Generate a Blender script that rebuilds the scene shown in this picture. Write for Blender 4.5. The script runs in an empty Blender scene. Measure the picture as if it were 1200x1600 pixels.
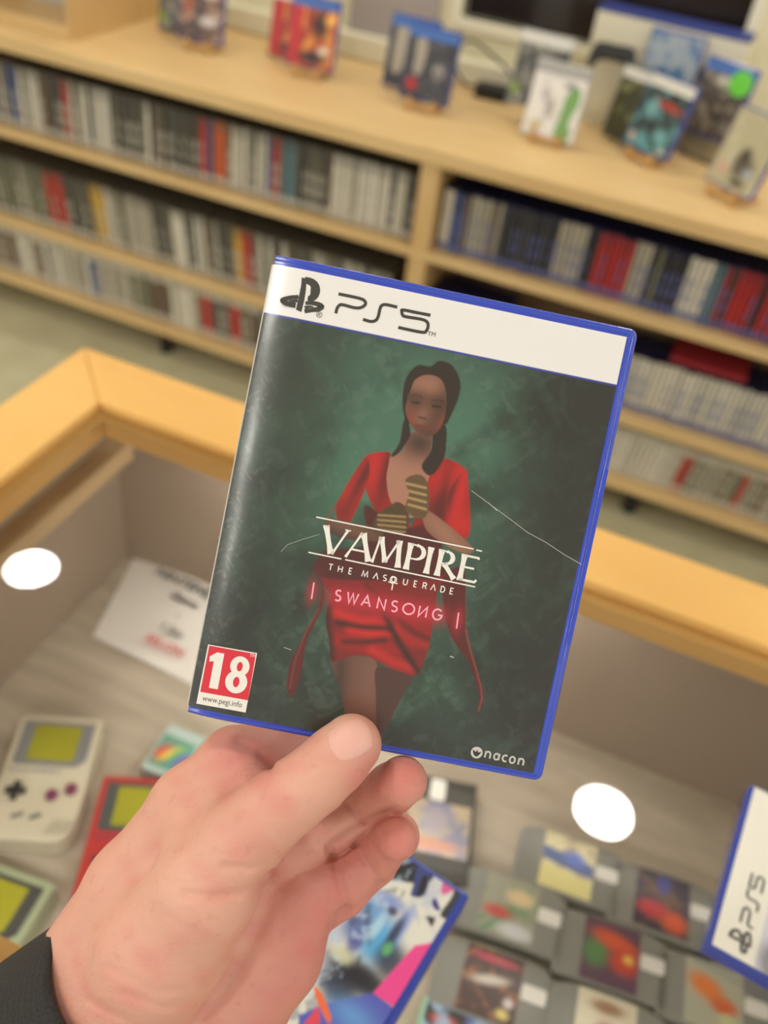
import bpy, bmesh, math, random
import numpy as np
from mathutils import Vector, Matrix
random.seed(7); RNG = np.random.RandomState(5)
S = bpy.context.scene
COL = S.collection
# ------------------------------------------------------------------ camera, light, exposure
HC = 1.68                                   # camera height above the shop floor
FPX = 1400.0
yaw, pit, rol = [math.radians(a) for a in (-17.4, 40.9, 8.6)]
FW = np.array([math.sin(yaw)*math.cos(pit), math.cos(yaw)*math.cos(pit), -math.sin(pit)])
_rt = np.array([math.cos(yaw), -math.sin(yaw), 0.0]); _up = np.cross(_rt, FW)
RT = math.cos(rol)*_rt + math.sin(rol)*_up
UP = -math.sin(rol)*_rt + math.cos(rol)*_up
cam = bpy.data.objects.new('camera', bpy.data.cameras.new('camera')); COL.objects.link(cam)
M = Matrix.Identity(4)
for i in range(3):
    M[i][0] = RT[i]; M[i][1] = UP[i]; M[i][2] = -FW[i]
M[0][3], M[1][3], M[2][3] = 0, 0, HC
cam.matrix_world = M
cam.data.sensor_fit = 'VERTICAL'; cam.data.sensor_height = 36; cam.data.sensor_width = 27
cam.data.lens = FPX/1600*36
cam.data.clip_start = 0.02
cam.data.dof.use_dof = True
cam.data.dof.focus_distance = 0.330
cam.data.dof.aperture_fstop = cam.data.lens/4.6
S.camera = cam
w = bpy.data.worlds.new('world'); S.world = w; w.use_nodes = True
w.node_tree.nodes['Background'].inputs[0].default_value = (1.0, 0.965, 0.91, 1)
w.node_tree.nodes['Background'].inputs[1].default_value = 0.85
S.view_settings.view_transform = 'Standard'; S.view_settings.look = 'None'
S.view_settings.gamma = 1; S.view_settings.use_curve_mapping = False
S.view_settings.exposure = 0.0
LAMP = 84.0                                 # radiance of the ceiling downlights
LAMP_XY = [(-3.38, 1.47), (-1.56, 1.47), (0.26, 1.47), (2.08, 1.47), (.95, .15), (-2.7, 2.42), (-1.75, 2.42), (-.8, 2.42), (.15, 2.42), (1.1, 2.42)] + [(x, y) for x in (-3.3, -2.0, -.62, 2.6) for y in (.15, -.85, -1.4, -1.95)]  # lamps after the mirrored row are added to brighten counter and case
CEIL = 2.63

def proj(P):
    d = np.array(P, float) - np.array([0, 0, HC]); z = d@FW
    return 600+FPX*(d@RT)/z, 800-FPX*(d@UP)/z
def camw(v):                                # millimetres in the holder's frame (right, down, forward) -> world
    v = np.asarray(v, float)/1000
    return v[..., 0:1]*RT - v[..., 1:2]*UP + v[..., 2:3]*FW + np.array([0, 0, HC])

# ------------------------------------------------------------------ materials
def lin(c):
    c = np.asarray(c, float)/255
    return np.where(c <= .04045, c/12.92, ((c+.055)/1.055)**2.4)
def mat(name, rgb, rough=.5, metal=0, coat=0, **kw):
    m = bpy.data.materials.new(name); m.use_nodes = True
    b = m.node_tree.nodes['Principled BSDF']
    b.inputs['Base Color'].default_value = (*lin(rgb), 1)
    b.inputs['Roughness'].default_value = rough; b.inputs['Metallic'].default_value = metal
    b.inputs['Coat Weight'].default_value = coat; b.inputs['Coat Roughness'].default_value = .08
    for k, v in kw.items():
        b.inputs[k.replace('_', ' ')].default_value = v
    m.diffuse_color = (*lin(rgb), 1)
    return m
def nodes(m): return m.node_tree.nodes, m.node_tree.links, m.node_tree.nodes['Principled BSDF']
def noise_mix(m, c2, scale=8, stretch=(1, 1, 1), lo=.35, hi=.65, detail=5, bump=0, bscale=None, coord='Object'):
    n, l, b = nodes(m)
    tc = n.new('ShaderNodeTexCoord'); mp = n.new('ShaderNodeMapping'); mp.inputs['Scale'].default_value = stretch
    nz = n.new('ShaderNodeTexNoise'); nz.inputs['Scale'].default_value = scale; nz.inputs['Detail'].default_value = detail
    cr = n.new('ShaderNodeMapRange'); cr.inputs[1].default_value = lo; cr.inputs[2].default_value = hi
    mx = n.new('ShaderNodeMix'); mx.data_type = 'RGBA'
    mx.inputs[6].default_value = b.inputs['Base Color'].default_value; mx.inputs[7].default_value = (*lin(c2), 1)
    l.new(tc.outputs[coord], mp.inputs[0]); l.new(mp.outputs[0], nz.inputs['Vector'])
    l.new(nz.outputs[0], cr.inputs[0]); l.new(cr.outputs[0], mx.inputs[0]); l.new(mx.outputs[2], b.inputs['Base Color'])
    if bump:
        n2 = n.new('ShaderNodeTexNoise'); n2.inputs['Scale'].default_value = bscale or scale*4; n2.inputs['Detail'].default_value = 3
        bp = n.new('ShaderNodeBump'); bp.inputs['Strength'].default_value = bump; bp.inputs['Distance'].default_value = .001
        l.new(mp.outputs[0], n2.inputs['Vector']); l.new(n2.outputs[0], bp.inputs['Height']); l.new(bp.outputs[0], b.inputs['Normal'])
    return m
def vmat(name, rough=.3, coat=1.0, crough=.1, spec=.5, bump=0):
    m = mat(name, (128, 128, 128), rough, coat=coat)
    n, l, b = nodes(m); a = n.new('ShaderNodeVertexColor'); a.layer_name = 'Col'
    l.new(a.outputs[0], b.inputs['Base Color']); b.inputs['Coat Roughness'].default_value = crough
    b.inputs['Specular IOR Level'].default_value = spec
    if bump:
        tc = n.new('ShaderNodeTexCoord'); nz = n.new('ShaderNodeTexNoise'); nz.inputs['Scale'].default_value = 60; nz.inputs['Detail'].default_value = 4
        bp = n.new('ShaderNodeBump'); bp.inputs['Strength'].default_value = bump; bp.inputs['Distance'].default_value = .0004
        l.new(tc.outputs['Object'], nz.inputs['Vector']); l.new(nz.outputs[0], bp.inputs['Height'])
        l.new(bp.outputs[0], b.inputs['Coat Normal'])
    return m
wood = noise_mix(mat('beech_laminate', (226, 196, 144), .42), (214, 180, 126), 5, (.6, 9, 9), bump=.05)
wood_v = noise_mix(mat('beech_laminate_upright', (218, 186, 132), .42), (206, 170, 116), 5, (9, 9, .6))
rim_wood = noise_mix(mat('counter_frame_wood', (238, 192, 116), .68), (228, 178, 100), 3.2, (1.2, 3, 3), .3, .7)
stand_wood = mat('stand_wood', (205, 160, 100), .5)
white_plastic = mat('white_print', (236, 234, 232), .35, coat=1)
cream = noise_mix(mat('cream_wall', (232, 228, 200), .7), (224, 219, 190), 3)
ceil_m = noise_mix(mat('ceiling_paint', (232, 226, 212), .9), (224, 218, 204), 2)
floor_m = noise_mix(mat('floor_vinyl', (196, 192, 160), .6), (184, 178, 146), 6, bump=.1)
glass = bpy.data.materials.new('display_glass'); glass.use_nodes = True
nt = glass.node_tree; nt.nodes.clear()
o_ = nt.nodes.new('ShaderNodeOutputMaterial'); mx_ = nt.nodes.new('ShaderNodeMixShader'); fr_ = nt.nodes.new('ShaderNodeFresnel')
tr_ = nt.nodes.new('ShaderNodeBsdfTransparent'); gl_ = nt.nodes.new('ShaderNodeBsdfGlossy'); mu_ = nt.nodes.new('ShaderNodeMath')
fr_.inputs[0].default_value = 1.5; mu_.operation = 'MULTIPLY'; mu_.inputs[1].default_value = 1.6
tr_.inputs[0].default_value = (.93, .94, .93, 1); gl_.inputs['Roughness'].default_value = .0
nt.links.new(fr_.outputs[0], mu_.inputs[0]); nt.links.new(mu_.outputs[0], mx_.inputs[0])
nt.links.new(tr_.outputs[0], mx_.inputs[1]); nt.links.new(gl_.outputs[0], mx_.inputs[2]); nt.links.new(mx_.outputs[0], o_.inputs[0])
lamp_m = bpy.data.materials.new('lamp_light'); lamp_m.use_nodes = True
b_ = lamp_m.node_tree.nodes['Principled BSDF']; b_.inputs['Emission Color'].default_value = (1, .955, .89, 1); b_.inputs['Emission Strength'].default_value = LAMP

# ------------------------------------------------------------------ mesh helpers
class MB:
    def __init__(s): s.v = []; s.f = []; s.m = []; s.k = 0
    def add(s, vs, fs, mi=None):
        o = len(s.v); s.v += [tuple(p) for p in vs]; s.f += [tuple(o+i for i in f) for f in fs]; s.m += [s.k if mi is None else mi]*len(fs); return s
    def box(s, x0, x1, y0, y1, z0, z1, b=0):
        if b <= 0:
            vs = [(x, y, z) for z in (z0, z1) for y in (y0, y1) for x in (x0, x1)]
            return s.add(vs, [(0, 2, 3, 1), (4, 5, 7, 6), (0, 1, 5, 4), (2, 6, 7, 3), (0, 4, 6, 2), (1, 3, 7, 5)])
        bm = bmesh.new(); bmesh.ops.create_cube(bm, size=1)
        for v in bm.verts: v.co = Vector(((x0+x1)/2+v.co.x*(x1-x0), (y0+y1)/2+v.co.y*(y1-y0), (z0+z1)/2+v.co.z*(z1-z0)))
        bmesh.ops.bevel(bm, geom=bm.edges[:], offset=b, segments=2, profile=.6, affect='EDGES')
        bm.verts.index_update()
        s.add([v.co[:] for v in bm.verts], [[v.index for v in f.verts] for f in bm.faces]); bm.free(); return s
    def prism(s, pts, z0, z1):
        n = len(pts); vs = [(x, y, z0) for x, y in pts]+[(x, y, z1) for x, y in pts]
        a = sum(pts[i][0]*pts[(i+1) % n][1]-pts[(i+1) % n][0]*pts[i][1] for i in range(n))
        fs = [tuple(range(n))[::-1], tuple(range(n, 2*n))]+[(i, (i+1) % n, (i+1) % n+n, i+n) for i in range(n)]
        if a < 0: fs = [f[::-1] for f in fs]
        return s.add(vs, fs)
    def poly(s, pts, z=0):
        if sum(pts[i][0]*pts[(i+1) % len(pts)][1]-pts[(i+1) % len(pts)][0]*pts[i][1] for i in range(len(pts))) < 0: pts = pts[::-1]
        return s.add([(x, y, z) for x, y in pts], [tuple(range(len(pts)))])
    def strip(s, pts, w, z=0, closed=False):
        P = [np.array(p, float) for p in pts]; n = len(P)
        ws = [w]*n if np.isscalar(w) else list(w)
        L, R = [], []
        for i in range(n):
            a = P[i-1] if (i > 0 or closed) else None; b = P[(i+1) % n] if (i < n-1 or closed) else None
            d1 = (P[i]-a)/(np.linalg.norm(P[i]-a)+1e-12) if a is not None else None
            d2 = (b-P[i])/(np.linalg.norm(b-P[i])+1e-12) if b is not None else None
            if d1 is None: d1 = d2
            if d2 is None: d2 = d1
            t = d1+d2; t /= (np.linalg.norm(t)+1e-9); nn = np.array([-t[1], t[0]])
            k = 1/max(.45, abs(nn@np.array([-d1[1], d1[0]])))
            L.append(P[i]+nn*ws[i]/2*k); R.append(P[i]-nn*ws[i]/2*k)
        m = n if closed else n-1
        return s.add([(p[0], p[1], z) for p in L+R], [(n+i, n+(i+1) % n, (i+1) % n, i) for i in range(m)])
    def tube(s, pts, r, n=10, cap=True):
        P = [Vector(p) for p in pts]; rs = [r]*len(P) if np.isscalar(r) else r; vs = []; fs = []
        u = None
        for i, p in enumerate(P):
            t = (P[min(i+1, len(P)-1)]-P[max(i-1, 0)]).normalized()
            if u is None: u = t.orthogonal().normalized()
            u = (u-t*u.dot(t)).normalized(); v = t.cross(u)
            for k in range(n):
                a = 2*math.pi*k/n; vs.append(p+(u*math.cos(a)+v*math.sin(a))*rs[i])
        for i in range(len(P)-1):
            for k in range(n): fs.append((i*n+k, i*n+(k+1) % n, (i+1)*n+(k+1) % n, (i+1)*n+k))
        if cap: fs += [tuple(range(n))[::-1], tuple(range((len(P)-1)*n, len(P)*n))]
        return s.add(vs, fs)
    def lathe(s, prof, n=32, c=(0, 0)):
        vs = [(c[0]+r*math.cos(2*math.pi*k/n), c[1]+r*math.sin(2*math.pi*k/n), z) for r, z in prof for k in range(n)]
        fs = [(i*n+k, i*n+(k+1) % n, (i+1)*n+(k+1) % n, (i+1)*n+k) for i in range(len(prof)-1) for k in range(n)]
        fs += [tuple(range((len(prof)-1)*n, len(prof)*n))]
        return s.add(vs, fs)
    def mesh(s, name, mats, smooth=False):
        me = bpy.data.meshes.new(name); me.from_pydata(s.v, [], s.f)
        for m in (mats if isinstance(mats, (list, tuple)) else [mats]): me.materials.append(m)
        me.polygons.foreach_set('material_index', s.m)
        if smooth: me.shade_smooth()
        me.update(); return me
    def build(s, name, mats, parent=None, smooth=False):
        return obj(name, s.mesh(name, mats, smooth), parent)
def obj(name, me, parent=None):
    o = bpy.data.objects.new(name, me); COL.objects.link(o)
    if parent is not None: o.parent = parent
    return o
def tag(o, label, cat, group=None, kind=None):
    o['label'] = label; o['category'] = cat
    if group: o['group'] = group
    if kind: o['kind'] = kind
    return o
def thing(name, label, cat, loc=(0, 0, 0), rz=0, group=None):
    o = bpy.data.objects.new(name, None); COL.objects.link(o); o.empty_display_size = .02
    o.location = loc; o.rotation_euler = (0, 0, rz); return tag(o, label, cat, group)
def struct(name, mb, m, parent=None):
    o = mb.build(name, m, parent)
    if parent is None: o['kind'] = 'structure'
    return o
def rrect(w, h, r, n=5, cx=0, cy=0):
    pts = []
    for sx, sy, a0 in ((1, 1, 0), (-1, 1, 90), (-1, -1, 180), (1, -1, 270)):
        for k in range(n+1):
            a = math.radians(a0+90*k/n); pts.append((cx+sx*(w/2-r)+r*math.cos(a), cy+sy*(h/2-r)+r*math.sin(a)))
    return pts
def ell(cx, cy, rx, ry, n=28): return [(cx+rx*math.cos(2*math.pi*k/n), cy+ry*math.sin(2*math.pi*k/n)) for k in range(n)]
def smooth_pts(p, closed=True, k=6):
    p = [np.array(q, float) for q in p]; n = len(p); out = []
    for i in range(n if closed else n-1):
        g = lambda j: p[j % n] if closed else p[max(0, min(n-1, j))]
        a, b, c, d = g(i-1), g(i), g(i+1), g(i+2)
        for t in np.linspace(0, 1, k, endpoint=False):
            out.append(.5*((2*b)+(c-a)*t+(2*a-5*b+4*c-d)*t*t+(3*b-a-3*c+d)*t**3))
    if not closed: out.append(p[-1])
    return [tuple(q) for q in out]
def text(body, size, loc, m, name, parent, align='CENTER', sx=1.0, rot=0, bold=0, space=1):
    cu = bpy.data.curves.new(name, 'FONT'); cu.body = body; cu.size = size; cu.align_x = align; cu.align_y = 'CENTER'
    cu.offset = bold; cu.resolution_u = 3; cu.space_character = space
    t = bpy.data.objects.new('t', cu); COL.objects.link(t)
    bpy.context.view_layer.update()
    me = bpy.data.meshes.new_from_object(t.evaluated_get(bpy.context.evaluated_depsgraph_get()))
    bpy.data.objects.remove(t); bpy.data.curves.remove(cu)
    me.materials.clear(); me.materials.append(m)
    o = obj(name, me, parent); o.location = loc; o.scale = (sx, 1, 1); o.rotation_euler = (0, 0, rot); return o

# ------------------------------------------------------------------ print painter: a fine colour grid in millimetres (x right, y down)
def poly_sd(X, Y, pts):
    P = np.array(pts, float); d = np.full(X.shape, 1e9); ins = np.zeros(X.shape, bool)
    for a, b in zip(P, np.roll(P, -1, 0)):
        e = b-a; wx, wy = X-a[0], Y-a[1]; L = e@e+1e-12
        t = np.clip((wx*e[0]+wy*e[1])/L, 0, 1); d = np.minimum(d, (wx-e[0]*t)**2+(wy-e[1]*t)**2)
        c = (a[1] > Y) != (b[1] > Y)
        if abs(e[1]) > 1e-12: ins ^= c & (X < e[0]*(Y-a[1])/e[1]+a[0])
    return np.where(ins, -1, 1)*np.sqrt(d)
class Art:
    def __init__(s, x0, x1, y0, y1, step, bg):
        nx = int((x1-x0)/step)+1; ny = int((y1-y0)/step)+1
        s.x = np.linspace(x0, x1, nx); s.y = np.linspace(y0, y1, ny); s.X, s.Y = np.meshgrid(s.x, s.y)
        s.C = np.zeros(s.X.shape+(3,)); s.C[:] = lin(bg)
    def noise(s, cell, seed):
        r = np.random.RandomState(seed); g = r.rand(60, 60); a = .5+seed*.7; x_, y_ = s.X-s.x[0]+150, s.Y-s.y[0]+150
        x_, y_ = x_+.9*cell*np.sin(y_/cell*.9+seed), y_+.9*cell*np.sin(x_/cell*1.1+2*seed)
        u = (x_*math.cos(a)-y_*math.sin(a))/cell+200; v = (x_*math.sin(a)+y_*math.cos(a))/cell+200
        i = np.floor(u).astype(int) % 58; j = np.floor(v).astype(int) % 58; fu = u-np.floor(u); fv = v-np.floor(v)
        fu = fu**3*(fu*(fu*6-15)+10); fv = fv**3*(fv*(fv*6-15)+10)
        return (g[j, i]*(1-fu)+g[j, i+1]*fu)*(1-fv)+(g[j+1, i]*(1-fu)+g[j+1, i+1]*fu)*fv
    def fbm(s, cell, seed): return sum(s.noise(cell/2**k, seed+k)*.5**k for k in range(4))/1.875
    def mixm(s, m, c):
        m = np.clip(m, 0, 1)[..., None]; s.C = s.C*(1-m)+lin(c)*m
    def poly(s, pts, c, soft=.3, a=1, smooth=True, clip=None):
        if smooth: pts = smooth_pts(pts)
        P = np.array(pts); pad = soft+.5
        ix = np.where((s.x > P[:, 0].min()-pad) & (s.x < P[:, 0].max()+pad))[0]; iy = np.where((s.y > P[:, 1].min()-pad) & (s.y < P[:, 1].max()+pad))[0]
        m = np.zeros(s.X.shape)
        if len(ix) and len(iy):
            sl = (slice(iy[0], iy[-1]+1), slice(ix[0], ix[-1]+1))
            m[sl] = np.clip(.5-poly_sd(s.X[sl], s.Y[sl], pts)/max(soft, .05), 0, 1)
        if clip is not None: m = m*clip
        s.mixm(m*a, c); return m
    def blob(s, x, y, rx, ry, c, a=1, rot=0, clip=None, p=2):
        cr, sr = math.cos(rot), math.sin(rot); u = ((s.X-x)*cr+(s.Y-y)*sr)/rx; v = (-(s.X-x)*sr+(s.Y-y)*cr)/ry
        m = np.exp(-(u*u+v*v)**(p/2))
        if clip is not None: m = m*clip
        s.mixm(m*a, c)
    def line(s, pts, wd, c, a=1, soft=.3, clip=None):
        m = np.zeros(s.X.shape)
        for p, q in zip(pts[:-1], pts[1:]):
            p = np.array(p, float); e = np.array(q, float)-p; wx, wy = s.X-p[0], s.Y-p[1]
            t = np.clip((wx*e[0]+wy*e[1])/(e@e+1e-9), 0, 1); d = np.hypot(wx-e[0]*t, wy-e[1]*t)
            m = np.maximum(m, np.clip((wd/2-d)/soft+.5, 0, 1))
        if clip is not None: m = m*clip
        s.mixm(m*a, c)
    def mesh(s, name, m, zf=None, sc=.001):
        ny, nx = s.X.shape; Z = zf(s.X, s.Y) if zf else np.zeros(s.X.shape)
        xx = s.X+0
        co = np.stack([xx*sc, -s.Y*sc, Z*sc], -1).reshape(-1, 3)
        i = np.arange((ny-1)*(nx-1)); r = i//(nx-1); c = i % (nx-1); a = r*nx+c
        F = np.stack([a, a+nx, a+nx+1, a+1], -1)
        me = grid_mesh(name, co, F); me.materials.append(m)
        at = me.color_attributes.new('Col', 'FLOAT_COLOR', 'POINT')
        rgba = np.ones((ny*nx, 4), np.float32); rgba[:, :3] = s.C.reshape(-1, 3); at.data.foreach_set('color', rgba.ravel())
        me.shade_smooth(); return me
def grid_mesh(name, co, F):
    me = bpy.data.meshes.new(name); k = F.shape[1]
    me.vertices.add(len(co)); me.vertices.foreach_set('co', np.asarray(co, np.float32).ravel())
    me.loops.add(F.size); me.loops.foreach_set('vertex_index', F.astype(np.int32).ravel())
    me.polygons.add(len(F)); me.polygons.foreach_set('loop_start', np.arange(0, F.size, k, dtype=np.int32))
    me.update(calc_edges=True); me.validate(); return me

# ------------------------------------------------------------------ the room
struct('floor', MB().box(-4.5, 3.2, -3.2, 2.84, -.05, 0), floor_m)
struct('ceiling', MB().box(-4.5, 3.2, -3.2, 2.84, CEIL, CEIL+.05), ceil_m)
WY = 2.78
WX0, WX1, WZ0, WZ1 = -.86, -.09, HC-.60, HC+.35
wb = MB().box(-4.5, WX0, WY, WY+.06, 0, CEIL).box(WX1, 3.2, WY, WY+.06, 0, CEIL).box(WX0, WX1, WY, WY+.06, 0, WZ0).box(WX0, WX1, WY, WY+.06, WZ1, CEIL)
struct('wall_back', wb, cream)
struct('wall_left', MB().box(-4.56, -4.5, -.5, 2.84, 0, CEIL), cream)
win = struct('window_1', MB().box(WX0, WX1, WY+.035, WY+.045, WZ0, WZ1), mat('night_window_glass', (40, 33, 30), .15))
fr = MB()
for a in ((WX0-.03, WX0, WZ0-.03, WZ1+.03), (WX1, WX1+.03, WZ0-.03, WZ1+.03), (WX0, WX1, WZ0-.03, WZ0), (WX0, WX1, WZ1, WZ1+.03)):
    fr.box(a[0], a[1], WY-.02, WY+.03, a[2], a[3], .003)
struct('window_frame', fr, mat('window_frame_paint', (236, 232, 210), .5), win)
struct('trim_1', MB().box(-1.21, -.93, WY-.012, WY, HC-.70, HC+.2), mat('grey_wall_panel', (168, 160, 158), .6))
struct('trim_2', MB().box(-1.80, .9, WY-.05, WY-.001, HC-.765, HC-.70, .006), mat('cream_upstand', (232, 228, 204), .5))

# ceiling downlights
ring_m = mat('downlight_trim', (240, 238, 232), .4)
FRN = ['far left', 'second from left', 'second from right', 'far right']
lamp0 = None
for i, (x, y) in enumerate(LAMP_XY):
    if i < 4: lab = 'round ceiling downlight of the row nearest the bookcase, %s' % ['far left', 'left one mirrored in the counter glass', 'right one mirrored in the counter glass', 'far right'][i]
    elif i == 4: lab = 'single added round ceiling downlight above the right end of the counter'
    elif i < 10: lab = 'added round ceiling downlight above the long bookcase, %s' % ['far left', 'second from left', 'middle one', 'second from right', 'far right'][i-5]
    else: lab = 'added round ceiling downlight, %s in the %s row behind the holder' % (['first', 'second', 'third', 'fourth'][(i-10) % 4], ['far left', 'left', 'centre', 'far right'][(i-10)//4])
    if lamp0 is None:
        lamp0 = thing('ceiling_light', lab, 'light', (x, y, CEIL), 0, 'recessed ceiling downlights')
        MB().lathe([(.077, -.001), (.104, -.001), (.102, -.008), (.077, -.010), (.075, -.002)][::-1], 40).build('trim_ring', ring_m, lamp0)
        MB().poly(ell(0, 0, .075, .075, 40)[::-1], -.004)
        d = MB(); d.add([(a, b, -.004) for a, b in ell(0, 0, .075, .075, 40)][::-1], [tuple(range(40))]); d.build('diffuser', lamp_m, lamp0)
    else:
        c = lamp0.copy(); COL.objects.link(c); c.location = (x, y, CEIL); c['label'] = lab
        for ch in lamp0.children:
            k = ch.copy(); COL.objects.link(k); k.parent = c

# ------------------------------------------------------------------ long bookcase counter behind
BY = 2.18
ZC = HC-.768; ZCB = HC-.812; Z1 = HC-1.046; Z2 = HC-1.345; Z3 = HC-1.559; TH = .021
XD0, XD1 = -.724, -.672                      # divider
BX0, BX1 = -2.75, 1.25
bc = thing('bookcase', 'long low beech bookcase with display counter top and three shelves of game cases', 'bookcase', (BX0, BY, 0))
def bpart(name, mb, m=wood):
    o = mb.build(name, m, bc); o.location = (-BX0, -BY, 0); return o
bpart('counter_top', MB().box(BX0, BX1, BY-.012, WY, ZCB, ZC, .008))
for z in (Z1, Z2, Z3): bpart('shelf', MB().box(BX0+.02, BX1-.02, BY, BY+.30, z-TH, z, .002))
bpart('divider', MB().box(XD0, XD1, BY+.004, BY+.299, Z3, ZCB, .001), wood_v)
bpart('side_panel', MB().box(BX0, BX0+.02, BY, BY+.30, .06, ZCB, .001), wood_v)
bpart('side_panel', MB().box(BX1-.02, BX1, BY, BY+.30, .06, ZCB, .001), wood_v)
bpart('back_panel', MB().box(BX0+.02, BX1-.02, BY+.30, BY+.31, .06, ZCB), mat('bookcase_back', (120, 100, 75), .7))
foot_m = mat('black_foot', (30, 28, 26), .5)
for x in (-2.6, -1.56, -.7, .06, 1.1):
    for y in (BY+.06, BY+.26):
        f = MB().lathe([(.02, 0), (.022, .004), (.02, Z3-TH), (.001, Z3-TH)], 20); o = f.build('foot', foot_m, bc); o.location = (x-BX0, y-BY, 0)

# cabinet standing on the counter, upper left
ub = thing('wall_cabinet', 'tall open beech cabinet standing on the left end of the counter', 'cabinet', (-2.25, 2.26, ZC))
MB().box(.40, .42, 0, .50, 0, .9, .001).build('side_panel', wood_v, ub)
MB().box(-.45, -.43, 0, .50, 0, .9, .001).build('side_panel', wood_v, ub)
MB().box(-.43, .40, 0, .50, 0, .035, .001).build('bottom_shelf', wood, ub)
MB().box(-.43, .40, .02, .50, .32, .34, .001).build('shelf', wood, ub)
MB().box(-.43, .40, .49, .50, .035, .9).build('back_panel', wood_v, ub)
bx = tag(MB().box(-2.12, -1.90, 2.42, 2.60, ZC+.036, ZC+.16, .002).build('storage_box', mat('pale_card', (190, 186, 176), .6)), 'pale card box inside the cabinet at upper left', 'box')

# ------------------------------------------------------------------ game cases on the shelves
PAL = dict(W=[(212, 206, 190), (200, 196, 184), (222, 216, 204)], D=[(78, 76, 70), (92, 88, 78), (66, 64, 60)], K=[(40, 40, 44), (52, 50, 54), (34, 34, 40)],
           R=[(176, 44, 44), (158, 50, 46)], B=[(60, 88, 138), (52, 70, 120)], T=[(88, 118, 128), (104, 128, 132)], N=[(96, 74, 58), (112, 92, 72)],
           Y=[(206, 176, 84), (196, 150, 60)], G=[(110, 112, 90), (122, 120, 98)], L=[(160, 154, 140), (176, 170, 154)], O=[(200, 92, 50)])
CN = dict(W='white', D='charcoal', K='black', R='red', B='blue', T='teal', N='brown', Y='yellow', G='olive', L='grey', O='orange')
_mc = {}
def cm(rgb, rough=.4):
    k = (rgb, rough)
    if k not in _mc: _mc[k] = mat('spine_print_%d' % len(_mc), rgb, rough, coat=.3)
    return _mc[k]
smoke = mat('smoke_plastic', (84, 80, 70), .3); bluep = mat('blue_plastic_shelf', (22, 28, 66), .3); clearp = mat('milky_plastic', (176, 172, 158), .3)
_sm = {}
def spine_mesh(col, vi, plat, t, h):
    key = (col, vi, plat, t, h)
    if key in _sm: return _sm[key]
    mb = MB(); mb.k = 0
    mb.box(-t/2, t/2, .0006, .135, 0, h, .0018)
    def q(x0, x1, z0, z1, k):
        mb.k = k; mb.add([(x0, 0, z0), (x1, 0, z0), (x1, 0, z1), (x0, 0, z1), (x0, .0012, z0), (x1, .0012, z0), (x1, .0012, z1), (x0, .0012, z1)], [(0, 1, 2, 3), (0, 3, 7, 4), (1, 5, 6, 2), (3, 2, 6, 7), (0, 4, 5, 1)])
    e = t/2-.0012
    rgb = PAL[col][vi]; foot = tuple(min(235, int(c*.4+130)) for c in rgb)
    q(-e, e, .004, h-.004, 1)
    mb.k = 2; mb.add([(-e*.8, -.0004, .008), (e*.8, -.0004, .008), (e*.8, -.0004, .026), (-e*.8, -.0004, .026)], [(0, 1, 2, 3)])
    mb.k = 3; mb.add([(-e, -.0004, h-.030), (e, -.0004, h-.030), (e, -.0004, h-.005), (-e, -.0004, h-.005)], [(0, 1, 2, 3)])
    mb.k = 2 if vi else 1
    for a, b in ((.045, .075), (.085, .11)): mb.add([(-e*.35, -.0004, a), (e*.35, -.0004, a), (e*.35, -.0004, b), (-e*.35, -.0004, b)], [(0, 1, 2, 3)])
    shell = dict(s=smoke, p=bluep, c=clearp)[plat]
    head = {'s': tuple(int(q*.7+20) for q in rgb), 'p': tuple(int(q*.85+w*.15) for q, w in zip(rgb, (40, 48, 96))), 'c': (196, 190, 176)}[plat]
    if plat == 'p' and col in 'WL': head = PAL[col][vi]
    me = mb.mesh('game_case', [shell, cm(rgb), cm((206, 202, 190) if plat != 'p' else (96, 108, 168)), cm(head)])
    _sm[key] = me; return me
shelf_cases = []
def row(x0, x1, z, plat, segs, h, back=.045, lean=0.0, mix=.12, tset=(.0145,), skip=None, rowname=''):
    x = x0
    while x < x1-.016:
        t = random.choice(tset); X = x+t/2
        px, py = proj((X, BY+back, z+h*.5))
        col = None
        for a, b, c in segs:
            if a <= px < b: col = random.choice(c)
        if col is None: col = random.choice('DWDLG' if plat != 'p' else 'KWLK')
        if random.random() < mix: col = random.choice('DNLG' if plat != 'p' else 'KLD')
        if px > -25 and px < 1225 and not (skip and skip[0] < px < skip[1]):
            vi = random.randrange(len(PAL[col])); hh = h*random.choice((1, 1, 1, .985, 1.0))
            o = bpy.data.objects.new('game_case', spine_mesh(col, vi, plat, t, hh)); COL.objects.link(o)
            o.location = (X, BY+back+random.uniform(-.004, .004), z+.0005)
            le = lean if not callable(lean) else lean(px)
            o.rotation_euler = (0, le, 0)
            if le: o.location.z += abs(math.sin(le))*t/2
            shelf_cases.append((o, col, rowname, X))
        x += t/math.cos(0)+.0006
s = lambda t: [tuple(q) for q in t]
row(-2.30, XD0-.012, Z1, 's', s([(-30, 15, 'NB'), (15, 30, 'B'), (30, 62, 'W'), (62, 75, 'N'), (75, 98, 'D'), (98, 112, 'R'), (112, 140, 'WN'), (140, 148, 'K'), (148, 174, 'W'), (174, 220, 'D'), (220, 238, 'W'), (238, 312, 'D'), (312, 328, 'R'), (328, 362, 'NBO'), (362, 388, 'W'), (388, 398, 'D'), (398, 415, 'W'), (415, 425, 'B'), (425, 437, 'R'), (437, 463, 'T'), (463, 512, 'D'), (512, 603, 'W'), (603, 612, 'R'), (612, 630, 'W'), (630, 660, 'D')]), .182, rowname='top shelf of the left bay', tset=(.0145, .0145, .0155), mix=.10)
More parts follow.
